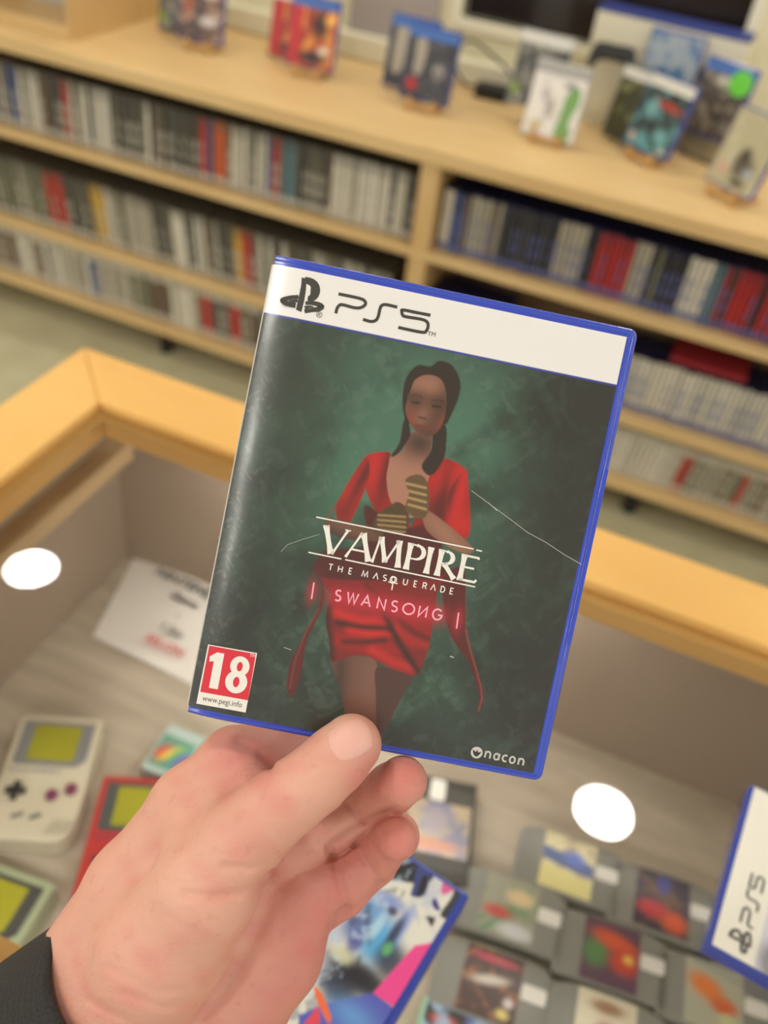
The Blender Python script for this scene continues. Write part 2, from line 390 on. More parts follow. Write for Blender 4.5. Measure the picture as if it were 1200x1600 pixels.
row(-2.34, XD0-.02, Z2, 's', s([(-30, 82, 'DG'), (82, 108, 'R'), (108, 150, 'D'), (150, 168, 'Y'), (168, 215, 'WL'), (215, 250, 'L'), (250, 275, 'D'), (275, 292, 'W'), (292, 330, 'DW'), (330, 370, 'D'), (370, 385, 'Y'), (388, 405, 'R'), (405, 480, 'DW')]), .190, rowname='middle shelf of the left bay', tset=(.0155, .015, .018), lean=-.10, mix=.08)
row(-2.34, XD0-.45, Z3, 'c', s([(-30, 35, 'N'), (35, 58, 'W'), (58, 72, 'N'), (72, 95, 'W'), (95, 145, 'WL'), (145, 156, 'B'), (156, 205, 'L'), (205, 245, 'G'), (245, 270, 'N'), (270, 308, 'W'), (308, 330, 'R'), (330, 360, 'D'), (360, 380, 'R'), (380, 480, 'DN')]), .168, rowname='bottom shelf of the left bay', tset=(.0155, .018, .022), lean=-.07, mix=.05)
row(XD1+.008, .60, Z1, 'p', s([(670, 700, 'W'), (700, 722, 'WB'), (722, 780, 'WNL'), (780, 868, 'K'), (868, 908, 'L'), (908, 932, 'K'), (932, 985, 'R'), (985, 1008, 'L'), (1008, 1030, 'G'), (1030, 1068, 'K'), (1068, 1100, 'W'), (1100, 1125, 'T'), (1125, 1158, 'R'), (1158, 1178, 'R'), (1178, 1190, 'K'), (1190, 1230, 'RK')]), .170, rowname='top shelf of the right bay', mix=.05)
row(-.10, .60, Z2, 'p', s([(900, 1240, 'W')]), .170, rowname='middle shelf of the right bay', mix=0)
row(-.66, -.42, Z2, 'p', s([(600, 1240, 'K')]), .170, rowname='middle shelf of the right bay, beside the divider', mix=.3)
row(-.10, .60, Z3, 'c', s([(900, 1045, 'W'), (1045, 1058, 'L'), (1058, 1078, 'R'), (1078, 1098, 'G'), (1098, 1120, 'L'), (1120, 1148, 'NG'), (1148, 1165, 'R'), (1165, 1240, 'NGL')]), .160, rowname='bottom shelf of the right bay', lean=.06, mix=.0, tset=(.0145, .017))
from collections import defaultdict
cnt = defaultdict(list)
for o, col, rn, X in shelf_cases: cnt[(col, rn)].append((X, o))
for (col, rn), L in cnt.items():
    L.sort(key=lambda q: q[0]); n = len(L); allx = sorted(X for _, c, r, X in shelf_cases if r == rn)
    runs = []                                # neighbours of one colour form a run; each run is placed by what stands beside it
    order = sorted([(X, c, o) for o, c, r, X in shelf_cases if r == rn], key=lambda q: q[0])
    idx = {id(q[2]): i for i, q in enumerate(order)}
    for X, o in L:
        i = idx[id(o)]
        a = i
        while a > 0 and order[a-1][1] == col: a -= 1
        b = i
        while b < len(order)-1 and order[b+1][1] == col: b += 1
        left = CN[order[a-1][1]] if a > 0 else None; right = CN[order[b+1][1]] if b < len(order)-1 else None
        frac = (X-allx[0])/(allx[-1]-allx[0]+1e-6)
        place = ['left end', 'left part', 'middle', 'right part', 'right end'][min(4, int(frac*5))]
        if n == 1: lab = 'the only %s spined case on the %s' % (CN[col], rn.replace(', beside the divider', ' near the divider'))
        else:
            lab = '%s spined game case, %s of %s' % (CN[col], place, rn)
            if a == b and left and right: lab = '%s spined case between %s and %s, %s of %s' % (CN[col], left, right, place, rn.replace('of the ', 'of ').replace(', beside the divider', ''))
        tag(o, lab, 'game case', 'upright game cases on the '+rn.split(',')[0])
tag(MB().box(-.10, .10, BY+.055, BY+.19, Z2+.174, Z2+.190, .002).build('game_case', mat('red_flat_case', (150, 40, 52), .35)), 'red case lying flat on top of the white ones, middle shelf of the right bay', 'game case').location.x = .12

# ------------------------------------------------------------------ cases displayed on the counter
def disp_art(w, h, bg, blobs, step=1.6):
    a = Art(0, w, 0, h, step, bg)
    for b in blobs:
        if b[0] == 'b': a.blob(*b[1:6], a=b[6] if len(b) > 6 else 1, rot=b[7] if len(b) > 7 else 0, p=4)
        elif b[0] == 'p': a.poly(b[1], b[2], soft=1.5, smooth=len(b) > 3)
        elif b[0] == 'n':
            m = np.clip((a.fbm(b[2], b[3])-b[4])*b[5], 0, 1); a.mixm(m, b[1])
    return a
print_m = vmat('glossy_print', .35, .4, .2)
plast = dict(blue=mat('blue_case_plastic', (44, 66, 165), .25, coat=.4), grey=mat('grey_case_plastic', (90, 90, 92), .3), silver=mat('silver_case_plastic', (190, 190, 188), .3), black=mat('black_case_plastic', (30, 30, 34), .3), white=mat('white_case_plastic', (225, 224, 220), .3))
SC = 1.06
def display_case(label, loc, rz, plastic, art, head=None, stand=True, lean=.2, lift=.022, h=170, wd=135, standlabel=None, group='cases displayed on the counter'):
    """upright keep case leaning back on a small easel; local x right, y back, z up, origin at its lower front middle"""
    if stand:
        st = thing('display_stand', standlabel, 'stand', (loc[0], loc[1], ZC), rz, 'small wooden stands on the counter')
        for sx in (-1, 1):
            MB().box(sx*.036-.005, sx*.036+.005, -.028, .075, 0, .010, .001).box(sx*.036-.005, sx*.036+.005, -.028, -.020, .010, .034, .001).build('foot', stand_wood, st)
        MB().box(-.041, .041, -.030, -.022, .012, .022, .001).build('front_bar', stand_wood, st)
        bb = MB()
        for sx in (-1, 1):
            bb.add([(sx*.025-.005, .010, .010), (sx*.025+.005, .010, .010), (sx*.025+.005, .018, .010), (sx*.025-.005, .018, .010),
                    (sx*.014-.005, .046, .115), (sx*.014+.005, .046, .115), (sx*.014+.005, .054, .115), (sx*.014-.005, .054, .115)], [(0, 3, 2, 1), (4, 5, 6, 7), (0, 1, 5, 4), (1, 2, 6, 5), (2, 3, 7, 6), (3, 0, 4, 7)])
        bb.build('back_rest', stand_wood, st)
    t = thing('game_case', label, 'game case', (loc[0], loc[1], ZC+lift), 0, group)
    t.rotation_euler = (-lean, 0, rz)
    w_, h_ = wd/1000*SC, h/1000*SC
    MB().box(-w_/2, w_/2, -.014, 0, 0, h_, .0025).build('shell', plastic, t)
    c = obj('cover', art.mesh('cover', print_m, sc=.001*SC), t)
    c.matrix_local = Matrix.Translation((-w_/2+.0025, -.0146, h_-.004)) @ Matrix.Rotation(math.radians(90), 4, 'X')
    if head: MB().add([(-w_/2+.003, -.0150, h_-.030), (w_/2-.003, -.0150, h_-.030), (w_/2-.003, -.0150, h_-.005), (-w_/2+.003, -.0150, h_-.005)], [(0, 1, 2, 3)]).build('title_band', head, t)
    return t
AW, AH = 130, 162
hb_blue = mat('blue_title_band', (60, 110, 190), .3, coat=.5); hb_white = mat('white_title_band', (222, 222, 216), .3, coat=.5); hb_grey = mat('grey_title_band', (170, 170, 168), .3, coat=.5)
def A(*a): return disp_art(AW, AH, *a)
red_art = A((168, 60, 40), [('n', (230, 150, 70), 30, 3, .45, 4), ('b', 85, 60, 26, 34, (60, 34, 30)), ('b', 112, 44, 16, 16, (255, 190, 90)), ('p', [(0, 20), (36, 30), (30, 110), (44, 162), (0, 162)], (196, 44, 48)), ('b', 70, 138, 44, 16, (40, 36, 40)), ('b', 100, 118, 16, 10, (240, 225, 200))])
pic_art = A((110, 84, 74), [('n', (200, 170, 150), 22, 8, .5, 4), ('n', (50, 50, 60), 18, 18, .5, 5), ('b', 88, 44, 26, 12, (250, 248, 245)), ('b', 30, 70, 14, 40, (170, 90, 60)), ('b', 90, 112, 28, 12, (220, 215, 215))])
dark_art = A((46, 46, 54), [('n', (84, 84, 92), 24, 11, .5, 3), ('p', [(22, 30), (46, 22), (52, 60), (44, 104), (28, 104), (24, 66)], (170, 162, 148), 1), ('b', 92, 92, 15, 17, (176, 170, 168)), ('b', 92, 96, 7, 8, (60, 60, 64)), ('b', 26, 130, 15, 15, (190, 30, 40))])
dark_art2 = A((50, 50, 56), [('p', [(20, 14), (50, 14), (52, 60), (46, 124), (18, 124)], (176, 168, 152), 1), ('b', 96, 70, 22, 40, (80, 80, 92))])
silver_art = A((236, 234, 232), [('n', (176, 172, 170), 26, 21, .55, 4), ('p', [(88, 60), (112, 40), (122, 70), (110, 120), (118, 158), (80, 158), (84, 110)], (120, 170, 96), 1), ('b', 28, 140, 16, 9, (206, 190, 120)), ('b', 92, 42, 14, 8, (130, 130, 134))])
green_art = A((116, 116, 110), [('n', (60, 62, 60), 24, 31, .5, 5), ('n', (180, 176, 164), 20, 37, .6, 5), ('b', 12, 130, 10, 16, (140, 170, 60))])
teal_art = A((50, 66, 72), [('n', (96, 160, 170), 30, 41, .40, 5), ('n', (30, 34, 40), 22, 47, .55, 5), ('b', 82, 56, 40, 9, (176, 60, 50), 1, .1), ('b', 40, 70, 12, 26, (120, 170, 176)), ('b', 90, 120, 22, 14, (110, 170, 180)), ('b', 14, 140, 9, 10, (210, 170, 160)), ('b', 110, 150, 14, 6, (190, 190, 186))])
teal_side = A((70, 72, 54), [('n', (130, 136, 90), 22, 43, .5, 5)])
brown_art = A((88, 80, 70), [('n', (150, 140, 124), 24, 51, .5, 5), ('n', (44, 42, 44), 18, 57, .55, 5), ('b', 60, 40, 26, 14, (200, 194, 178))])
cream_art = A((186, 180, 150), [('b', 74, 112, 34, 26, (96, 90, 78)), ('n', (206, 202, 176), 26, 61, .55, 4), ('b', 70, 88, 16, 18, (64, 58, 52)), ('b', 96, 120, 14, 10, (170, 180, 196)), ('b', 26, 128, 13, 12, (210, 160, 150)), ('b', 80, 146, 24, 8, (60, 56, 52))])
blue_art = A((170, 184, 196), [('n', (110, 140, 180), 24, 71, .5, 5), ('p', [(30, 90), (50, 70), (70, 86), (92, 64), (104, 100), (80, 130), (50, 124)], (90, 130, 170), 1)])
y3 = 2.455
display_case('blue framed case with dark picture and white patches beside the tall cabinet', (-1.535, y3, 0), .10, plast['blue'], pic_art, hb_blue, standlabel='small wooden stand nearest the tall cabinet')
display_case('case with reddish picture half hidden behind the blue framed one by the cabinet', (-1.655, y3+.085, 0), .10, plast['grey'], green_art, None, stand=False, lift=.006)
display_case('case with bright red and orange picture and blue title band on the counter', (-1.185, 2.465, 0), .03, plast['blue'], red_art, hb_blue, standlabel='small wooden stand under the red and orange cases')
display_case('red and brown case half hidden behind the bright red one', (-1.290, 2.555, 0), .03, plast['grey'], red_art, hb_white, stand=False, lift=.006)
display_case('charcoal case with pale figure and round red spot, blue title band', (-.822, 2.425, 0), -.02, plast['blue'], dark_art, hb_blue, standlabel='small wooden stand under the two charcoal cases')
display_case('charcoal case with pale figure, half hidden behind the one with red spot', (-.915, 2.53, 0), -.02, plast['blue'], dark_art2, hb_blue, stand=False, lift=.012)
display_case('silvery white case with green shape, shining on the middle of the counter', (-.468, 2.415, 0), -.04, plast['silver'], silver_art, hb_grey, standlabel='small wooden stand under the silvery white case', lift=.012)
display_case('grey case with pale title band behind the silvery white one', (-.545, 2.505, 0), -.04, plast['silver'], green_art, hb_white, stand=False, lift=.05)
display_case('case with teal and red picture and white title band, on a wooden stand', (-.215, 2.455, 0), -.52, plast['blue'], teal_art, hb_white, standlabel='small wooden stand under the teal case', lift=.024, lean=.26)
display_case('olive toned case peeping out left of the teal one', (-.285, 2.54, 0), -.40, plast['grey'], teal_side, hb_white, stand=False, lift=.01)
display_case('small pale blue case standing behind the teal one', (-.235, 2.645, 0), -.04, plast['blue'], blue_art, None, stand=False, lift=.09, lean=.04)
dc = display_case('brown toned case with blue frame and round green sticker at the right edge', (-.090, 2.575, 0), -.40, plast['blue'], brown_art, hb_blue, stand=False, lift=.062)
MB().prism(ell(.038, 0, .030, .030, 32), 0, .0012).build('price_sticker', mat('green_sticker', (110, 214, 70), .5), dc).matrix_local = Matrix.Translation((0, -.0150, .14)) @ Matrix.Rotation(math.radians(90), 4, 'X')
display_case('cream case with dark figures on a wooden stand, nearest on the right', (.012, 2.335, 0), -.62, plast['blue'], cream_art, None, standlabel='small wooden stand under the cream case at right', lift=.024, lean=.26)
# support for the two raised rear cases: a low clear riser
rz_ = mat('clear_riser', (196, 190, 168), .2, Transmission_Weight=.6)
tag(MB().box(-.300, -.170, 2.615, 2.66, ZC, ZC+.088, .003).build('display_riser', rz_), 'pale clear riser under the small pale blue case', 'riser')
ri = tag(MB().box(-.06, .06, -.02, .04, 0, .058, .003).build('display_riser', rz_), 'pale clear riser under the brown case with green sticker', 'riser'); ri.location = (-.090, 2.60, ZC); ri.rotation_euler = (0, 0, -.40)

# console carton, cables, adapter on the counter
cb = thing('console_box', 'large cream console carton with blue top edge leaning by the dark window', 'box', (-.262, 2.665, ZC), -.04)
MB().box(-.20, .20, 0, .09, 0, .285, .002).build('carton', mat('cream_carton', (230, 226, 204), .6), cb)
MB().box(-.2005, .2005, -.0008, .091, .277, .2865, .001).build('blue_edge', mat('carton_blue_edge', (52, 66, 140), .5), cb)
a_ = Art(0, 380, 0, 250, 5, (230, 226, 204))
a_.line([(90, 70), (180, 52), (330, 96)], 4, (170, 166, 150)); a_.poly([(120, 120), (290, 96), (340, 170), (160, 210)], (190, 186, 168), 3); a_.blob(180, 160, 60, 8, (150, 146, 136), .6, .2)
c = obj('printed_front', a_.mesh('printed_front', vmat('carton_print', .6, 0)), cb); c.matrix_local = Matrix.Translation((-.19, -.0006, .272)) @ Matrix.Rotation(math.radians(90), 4, 'X')
blk = mat('black_plastic', (24, 24, 26), .45)
def pad(loc, rz, lab):
    g = thing('game_controller', lab, 'controller', loc, rz)
    MB().prism(smooth_pts([(-.05, .018), (0, .022), (.05, .018), (.062, -.03), (.048, -.036), (.03, -.012), (-.03, -.012), (-.048, -.036), (-.062, -.03)], k=4), 0, .028).build('body', blk, g)
    for sx in (-.024, .024): MB().lathe([(.009, .028), (.009, .036), (.001, .037)], 16, (sx, -.002)).build('thumbstick', blk, g)
    g.rotation_euler = (math.radians(60), 0, rz)
    return g
pad((-.385, 2.63, ZC+.185), 0.1, 'black controller hanging at the left of the cream carton')
pad((-.128, 2.635, ZC+.195), -.3, 'small black gadget between the pale blue case and the brown one').scale = (.5, .5, .5)
ad = thing('power_adapter', 'black power adapter lying against the wall beside the silvery case', 'adapter', (-.70, 2.68, ZC), .1)
MB().box(-.055, .055, -.03, .03, .0, .035, .006).build('brick', blk, ad)
MB().tube(smooth_pts([(-.05, 0, .02), (-.10, .0, .03), (-.14, .02, .09), (-.10, .03, .13), (-.02, .03, .10), (.06, .03, .05), (.12, .02, .03)], False), .004, 8).build('cable', blk, ad, True)

# ------------------------------------------------------------------ glass-topped display counter in front
GT = HC-.55                                    # rim top
LY0, LY1 = .06, .691; RX0, RX1 = -.59, .85
vc = thing('display_counter', 'glass topped display counter with broad honey coloured wooden rim', 'display counter', (RX0, LY1, 0))
def vpart(name, mb, m): o = mb.build(name, m, vc); o.location = (-RX0, -LY1, 0); return o
IW = .077
def mitre(p, q, z0, z1):                         # a frame rail with mitred ends
    return MB().prism([p[0], p[1], q[1], q[0]], z0, z1)
O = [(RX0, LY0), (RX1, LY0), (RX1, LY1), (RX0, LY1)]; I = [(RX0+IW, LY0+IW), (RX1-IW, LY0+IW), (RX1-IW, LY1-IW), (RX0+IW, LY1-IW)]
for k in range(4):
    j = (k+1) % 4; o = vpart('rim_rail', mitre((O[k], O[j]), (I[k], I[j]), GT-.045, GT), rim_wood)
    bv = o.modifiers.new('b', 'BEVEL'); bv.width = .0025; bv.segments = 2; bv.limit_method = 'ANGLE'
lip = []
for k, (d0, z0, z1) in enumerate(((.0, GT-.030, GT-.0105),)):
    L0 = .014
    vpart('glass_bead', MB().box(I[0][0], I[0][0]+L0, I[0][1], I[2][1], z0, z1, .001).box(I[1][0]-L0, I[1][0], I[0][1], I[2][1], z0, z1, .001).box(I[0][0]+L0, I[1][0]-L0, I[2][1]-L0, I[2][1], z0, z1, .001).box(I[0][0]+L0, I[1][0]-L0, I[0][1], I[0][1]+L0, z0, z1, .001), rim_wood)
vpart('glass_top', MB().add([(I[0][0], I[0][1], GT-.0095), (I[1][0], I[1][1], GT-.0095), (I[2][0], I[2][1], GT-.0095), (I[3][0], I[3][1], GT-.0095)], [(0, 1, 2, 3)]), glass)
GL = GT-.0095
BF = HC-.90                                       # deck inside the case
deck_m = noise_mix(mat('grey_wood_deck', (184, 172, 154), .55), (160, 148, 130), 5, (1.5, 10, 1), .3, .7)
wall_m = noise_mix(mat('counter_inside_panel', (158, 140, 124), .55), (148, 130, 114), 2, (1, 1, 1))
vpart('inside_deck', MB().box(RX0+.005, RX1-.02, LY0, LY1+.03, BF-.018, BF), deck_m)
vpart('side_wall', MB().box(RX0-.015, RX0+.005, LY0, LY1+.05, .0, GT-.045), wall_m)
vpart('side_wall', MB().box(RX1-.02, RX1, LY0, LY1+.05, .0, GT-.045), wall_m)
vpart('back_wall', MB().box(RX0+.005, RX1-.02, LY1+.03, LY1+.05, .0, GT-.045), wall_m)
vpart('front_wall', MB().box(RX0+.005, RX1-.02, LY0, LY0+.02, .0, BF-.018), wall_m)
vpart('front_glass', MB().box(RX0+.005, RX1-.02, LY0+.006, LY0+.012, BF-.018, GT-.045), glass)
vpart('inner_rail', MB().box(RX0+.045, RX0+.07, LY0+.02, LY1-.02, HC-.665, HC-.640, .002), noise_mix(mat('rail_wood', (196, 170, 128), .6), (180, 152, 112), 4))
added_fill_m = bpy.data.materials.new('added_counter_fill_light'); added_fill_m.use_nodes = True
b_ = added_fill_m.node_tree.nodes['Principled BSDF']; b_.inputs['Emission Color'].default_value = (1, .95, .88, 1); b_.inputs['Emission Strength'].default_value = 40
for y_, sx0_, sx1_ in ((LY0+.050, RX0+.03, RX0+.84), (LY1-.045, RX0+.16, RX0+.60)):  # unseen strip lights, added under the rim to brighten the inside
    hs = vpart('added_strip_light', MB().box(sx0_, sx1_, y_-.012, y_+.012, GT-.062, GT-.046, .002), ring_m)
    tb = MB().box(sx0_+.01, sx1_-.01, y_-.008, y_+.008, GT-.066, GT-.0621).build('added_light_tube', added_fill_m, hs)

# things inside the counter -----------------------------------------
pp = thing('paper_sign', 'white paper notice with black and red lines in the back left corner', 'sign', (-.578, .766-.03, BF+.001), 0)
paper_m = mat('paper', (226, 222, 214), .7)
u_ = np.array([.113, -.003]); u_ = np.array([.19, -.008]); v_ = np.array([.040, -.155])
pc = [np.array([0, 0]), v_, v_+u_, u_]
gp = MB(); n_ = 8
vs = []; fs = []
for a in range(n_+1):
    for b in range(n_+1):
        p = u_*a/n_+v_*b/n_; vs.append((p[0], p[1], .002+.010*math.sin(math.pi*a/n_)*(1-b/n_)))
for a in range(n_):
    for b in range(n_): i = a*(n_+1)+b; fs.append((i, i+1, i+n_+2, i+n_+1))
gp.add(vs, fs).build('sheet', paper_m, pp, True)
ink = mat('black_ink', (30, 28, 28), .6); red_ink = mat('red_ink', (196, 40, 60), .6)
ang = math.atan2(u_[1], u_[0])
for i, (tx, sz, m_) in enumerate((('NINTENDO', .021, ink), ('Game', .017, ink), ('-', .017, ink), ('1 Jeu', .017, ink), ('SELON', .018, red_ink))):
    p = u_*.52+v_*(.17+.165*i); text(tx, sz, (p[0], p[1], .0135), m_, 'printed_line', pp, rot=ang, bold=.0004)

def handheld(label, loc, rz, body_rgb, group=None, dark=False, sc=1.0, btn=(112, 40, 80), bez=(120, 120, 124)):
    t = thing('handheld_console', label, 'handheld console', loc, rz, group); t.scale = (sc, sc, sc)
    bm_ = mat('handheld_plastic', body_rgb, .4)
    w_, h_ = .090, .148
    pts = [(-w_/2+.003, h_/2), (w_/2-.003, h_/2), (w_/2, h_/2-.003), (w_/2, -h_/2+.022)]+[(w_/2-.022+.022*math.cos(a), -h_/2+.022+.022*math.sin(a)) for a in np.linspace(0, -math.pi/2, 7)[1:]]+[(-w_/2+.004, -h_/2), (-w_/2, -h_/2+.004), (-w_/2, h_/2-.003)]
    b = MB().prism(pts, 0, .030).build('body', bm_, t); bv = b.modifiers.new('b', 'BEVEL'); bv.width = .0022; bv.segments = 2; bv.limit_method = 'ANGLE'
    z = .0302
    MB().prism([(-.038, .066), (.038, .066), (.038, .020), (.030, .011), (-.034, .011), (-.038, .015)], z-.001, z+.0006).build('screen_bezel', mat('screen_bezel', bez, .35), t)
    MB().prism(rrect(.050, .044, .001, 2, 0, .039), z, z+.001).build('screen', mat('olive_screen', (150, 148, 36), .25), t)
    dk = mat('dark_button', (38, 38, 44), .4)
    MB().box(-.034, -.013, -.0245, -.0175, z-.001, z+.004, .0008).box(-.027, -.020, -.0315, -.0105, z-.001, z+.004, .0008).build('direction_pad', dk, t)
    for x, y in ((.014, -.024), (.032, -.016)): MB().lathe([(.0065, z-.001), (.0062, z+.0035), (.004, z+.0045)], 20, (x, y)).build('button', mat('round_button', btn, .35), t)
    for x in (-.014, .004):
        c_ = MB().prism(rrect(.013, .004, .0019, 4), z-.001, z+.0015).build('pill_button', mat('pill_grey', (110, 108, 104), .5), t); c_.location = (x, -.048, 0); c_.rotation_euler = (0, 0, .4)
    sl = MB()
    for k in range(6):
        x = .016+k*.0042; sl.add([(x, -.066, z+.0003), (x+.0014, -.066, z+.0003), (x+.0104, -.050, z+.0003), (x+.009, -.050, z+.0003)], [(0, 1, 2, 3)])
    sl.build('speaker_slots', mat('slot_shadow', (120, 112, 98), .8), t)
    text('Nintendo GAME BOY', .006, (-.012, .0045, z+.0004), mat('logo_ink', (52, 54, 110), .5), 'printed_logo', t)
    return t
handheld('grey brick-shaped handheld console with olive screen and maroon buttons', (-.4495, .385, BF), .40, (196, 188, 164))
handheld('pale green handheld console with olive screen at the left edge, partly cut off', (-.400, .216, BF), .12, (150, 160, 128), bez=(60, 62, 62))
handheld('red handheld console half hidden behind the hand', (-.325, .362, BF), .40, (176, 40, 44), bez=(70, 74, 76))
# small colourful box
sb = thing('game_box', 'small box with rainbow picture and pale title band above the hand', 'box', (-.350, .482, BF), .05); sb.scale = (.7, .62, 1)
MB().box(-.033, .033, -.06, .04, 0, .02, .001).build('carton', mat('pale_blue_card', (176, 196, 190), .5), sb)
a_ = Art(0, 58, 0, 66, 1.2, (90, 150, 130)); [a_.blob(10+9*i, 34+6*math.sin(i*1.7), 7, 20, c, .9, .5, p=4) for i, c in enumerate([(210, 60, 60), (230, 150, 50), (226, 210, 80), (90, 170, 90), (70, 110, 190), (160, 70, 150)])]
c = obj('cover_picture', a_.mesh('cover_picture', print_m), sb); c.location = (-.029, .018, .0206)
# grey cartridges
cart_m = mat('cartridge_grey', (128, 128, 122), .42); sticker_m = mat('sticker_white', (222, 220, 212), .6)
def cartridge(label, x, y, rz, art, sc=.95, rgb=None, tilt=0, zoff=0, group='grey game cartridges in the counter', sx=.042):
    t = thing('game_cartridge', label, 'game cartridge', (x, y, BF+zoff), rz, group); t.scale = (sc,)*3; t.rotation_euler = (tilt, 0, rz)
    m_ = cart_m if rgb is None else mat('cartridge_plastic', rgb, .4)
    pts = [(-.058, -.0375), (.058, -.0375), (.058, .026)]+[(.058*math.cos(a), .026+.0115*math.sin(a)) for a in np.linspace(0, math.pi, 15)[1:-1]]+[(-.058, .026)]
    b = MB().prism(pts, 0, .019).build('shell', m_, t); bv = b.modifiers.new('b', 'BEVEL'); bv.width = .0016; bv.segments = 2; bv.limit_method = 'ANGLE'
    g = MB()
    for k in range(3):
        for s_ in (-1, 1): g.box(s_*(.047+k*.0035)-.0006, s_*(.047+k*.0035)+.0006, -.034, .022, .0188, .0196)
    g.build('grip_ridges', m_, t)
    c = obj('label_sticker', art.mesh('label_sticker', print_m), t); c.location = (-.031, .0335, .0196)
    MB().prism(rrect(.025, .016, .003, 3), .0192, .0202).build('price_sticker', sticker_m, t).location = (sx, .004, 0)
    return t
def LA(bg, blobs): return disp_art(59, 67, bg, blobs, 1.2)
cartridge('grey cartridge, pale label with blue figures, uppermost of the lying ones', .091, .548, .09, LA((214, 206, 160), [('n', (160, 140, 120), 14, 3, .5, 4), ('p', [(0, 18), (58, 26), (58, 42), (0, 34)], (60, 84, 140)), ('b', 36, 24, 12, 9, (70, 100, 190)), ('p', [(0, 40), (58, 46), (58, 67), (0, 67)], (224, 216, 150))]))
cartridge('grey cartridge with dark, red and orange label beside the tilted white case', .192, .552, .09, LA((54, 46, 70), [('n', (110, 80, 60), 12, 9, .5, 5), ('b', 20, 44, 18, 10, (196, 50, 70)), ('b', 44, 52, 14, 12, (220, 90, 60)), ('b', 30, 12, 8, 12, (60, 70, 150))]))
cartridge('grey cartridge with faded green and pale racing label, left column', .047, .476, .10, LA((150, 150, 132), [('n', (96, 140, 104), 16, 13, .5, 5), ('b', 40, 20, 16, 10, (214, 190, 150)), ('b', 18, 42, 16, 7, (190, 60, 60)), ('b', 40, 58, 20, 9, (200, 204, 206))]), tilt=0)
cartridge('grey cartridge with dark maroon label and pink lettering band, left column', .052, .395, .10, LA((66, 44, 48), [('b', 30, 9, 26, 4, (190, 60, 90)), ('n', (150, 96, 60), 10, 23, .55, 5), ('b', 28, 30, 20, 5, (200, 190, 180), 1, -.2), ('b', 46, 58, 7, 5, (216, 196, 120)), ('b', 50, 46, 5, 5, (210, 200, 200))]), zoff=.004)
cartridge('grey cartridge with orange dinosaur-like shape on green and purple label', .153, .476, .10, LA((88, 60, 84), [('b', 14, 36, 14, 16, (80, 130, 80)), ('b', 34, 20, 26, 10, (210, 84, 50), 1, .2), ('b', 44, 38, 16, 14, (196, 60, 50)), ('b', 48, 34, 6, 5, (236, 190, 90))]))
cartridge('grey cartridge with white label, brown title and purple arc', .162, .402, .10, LA((214, 206, 180), [('b', 30, 12, 18, 7, (150, 110, 80)), ('b', 30, 52, 34, 14, (84, 60, 140)), ('b', 30, 40, 12, 14, (150, 40, 60)), ('b', 30, 58, 10, 8, (60, 40, 40)), ('b', 46, 58, 5, 5, (210, 160, 60))]), zoff=.004)
cartridge('grey cartridge with orange animal shape on pale label under the tilted white case', .255, .480, .10, LA((170, 170, 150), [('b', 22, 26, 20, 12, (222, 120, 50), 1, .4), ('b', 40, 40, 14, 9, (206, 90, 40)), ('b', 44, 54, 10, 8, (190, 196, 150))]))
cartridge('grey cartridge with grey green label at the lower right corner', .262, .408, .10, LA((140, 140, 126), [('n', (90, 110, 80), 12, 33, .5, 5), ('b', 30, 30, 14, 14, (190, 186, 170))]))
# two cases lower middle with mint tray edge
for (x, y, lab, art) in ((.062, .315, 'mint edged boxed game with dark and blue picture at the bottom', LA((70, 90, 150), [('p', [(0, 0), (22, 0), (18, 67), (0, 67)], (34, 30, 34)), ('b', 10, 10, 8, 4, (200, 90, 80)), ('p', [(0, 36), (24, 36), (24, 67), (0, 67)], (150, 34, 44)), ('n', (150, 180, 210), 12, 3, .5, 5)])),
                         ):
    t = thing('boxed_game', lab, 'boxed game', (x, y, BF), .10)
    MB().box(-.060, .060, -.038, .050, 0, .022, .002).build('box_tray', mat('mint_plastic', (150, 196, 170), .4), t)
    c = obj('cover_picture', disp_art(112, 80, (70, 90, 150), [('p', [(0, 0), (38, 0), (34, 80), (0, 80)], (34, 30, 34)), ('b', 18, 12, 13, 5, (200, 90, 80)), ('p', [(0, 40), (36, 40), (36, 80), (0, 80)], (150, 34, 44)), ('n', (150, 180, 210), 18, 3, .5, 5)], 2).mesh('cover_picture', print_m), t); c.location = (-.056, .046, .0226)
# dark framed cartridge behind the fingertips
cartridge('black framed cartridge box with pale picture behind the fingertips', -.052, .525, 1.81, LA((170, 150, 120), [('n', (110, 110, 140), 14, 43, .5, 5), ('b', 10, 30, 8, 30, (190, 110, 60)), ('b', 36, 30, 16, 16, (150, 140, 150))]), rgb=(44, 42, 38), group=None, sc=1.05)

# cases lying on the glass -------------------------------------------
def lying_case(label, loc, rz, tilt, art, band_left=True):
    t = thing('game_case', label, 'game case', loc, rz); t.rotation_euler = (0, tilt, rz)
    MB().box(0, .135, -.171, 0, 0, .014, .0025).build('shell', plast['blue'], t)
    c = obj('cover', art.mesh('cover', print_m), t); c.location = (.001, -.0035, .0145)
    return t
def onplane(px, py, z):
    d = FW+(px-600)/FPX*RT-(py-800)/FPX*UP; return d*((z-HC)/d[2])+np.array([0, 0, HC])
def local_mm(px, py, loc, rz, z):
    p = onplane(px, py, z)-np.array(loc); c, s_ = math.cos(rz), math.sin(rz); return ((p[0]*c+p[1]*s_)*1000, (p[0]*s_-p[1]*c)*1000)
L4 = (-.130, .3135, GL); R4 = math.radians(-9.5)
q4 = lambda *pts: [tuple(np.array(local_mm(440+x/3.75, 1320+y/3.75, L4, R4, GL+.0145))-np.array([1, 3.5])) for x, y in pts]
a4 = Art(0, 129, 0, 164, .8, (222, 222, 214))
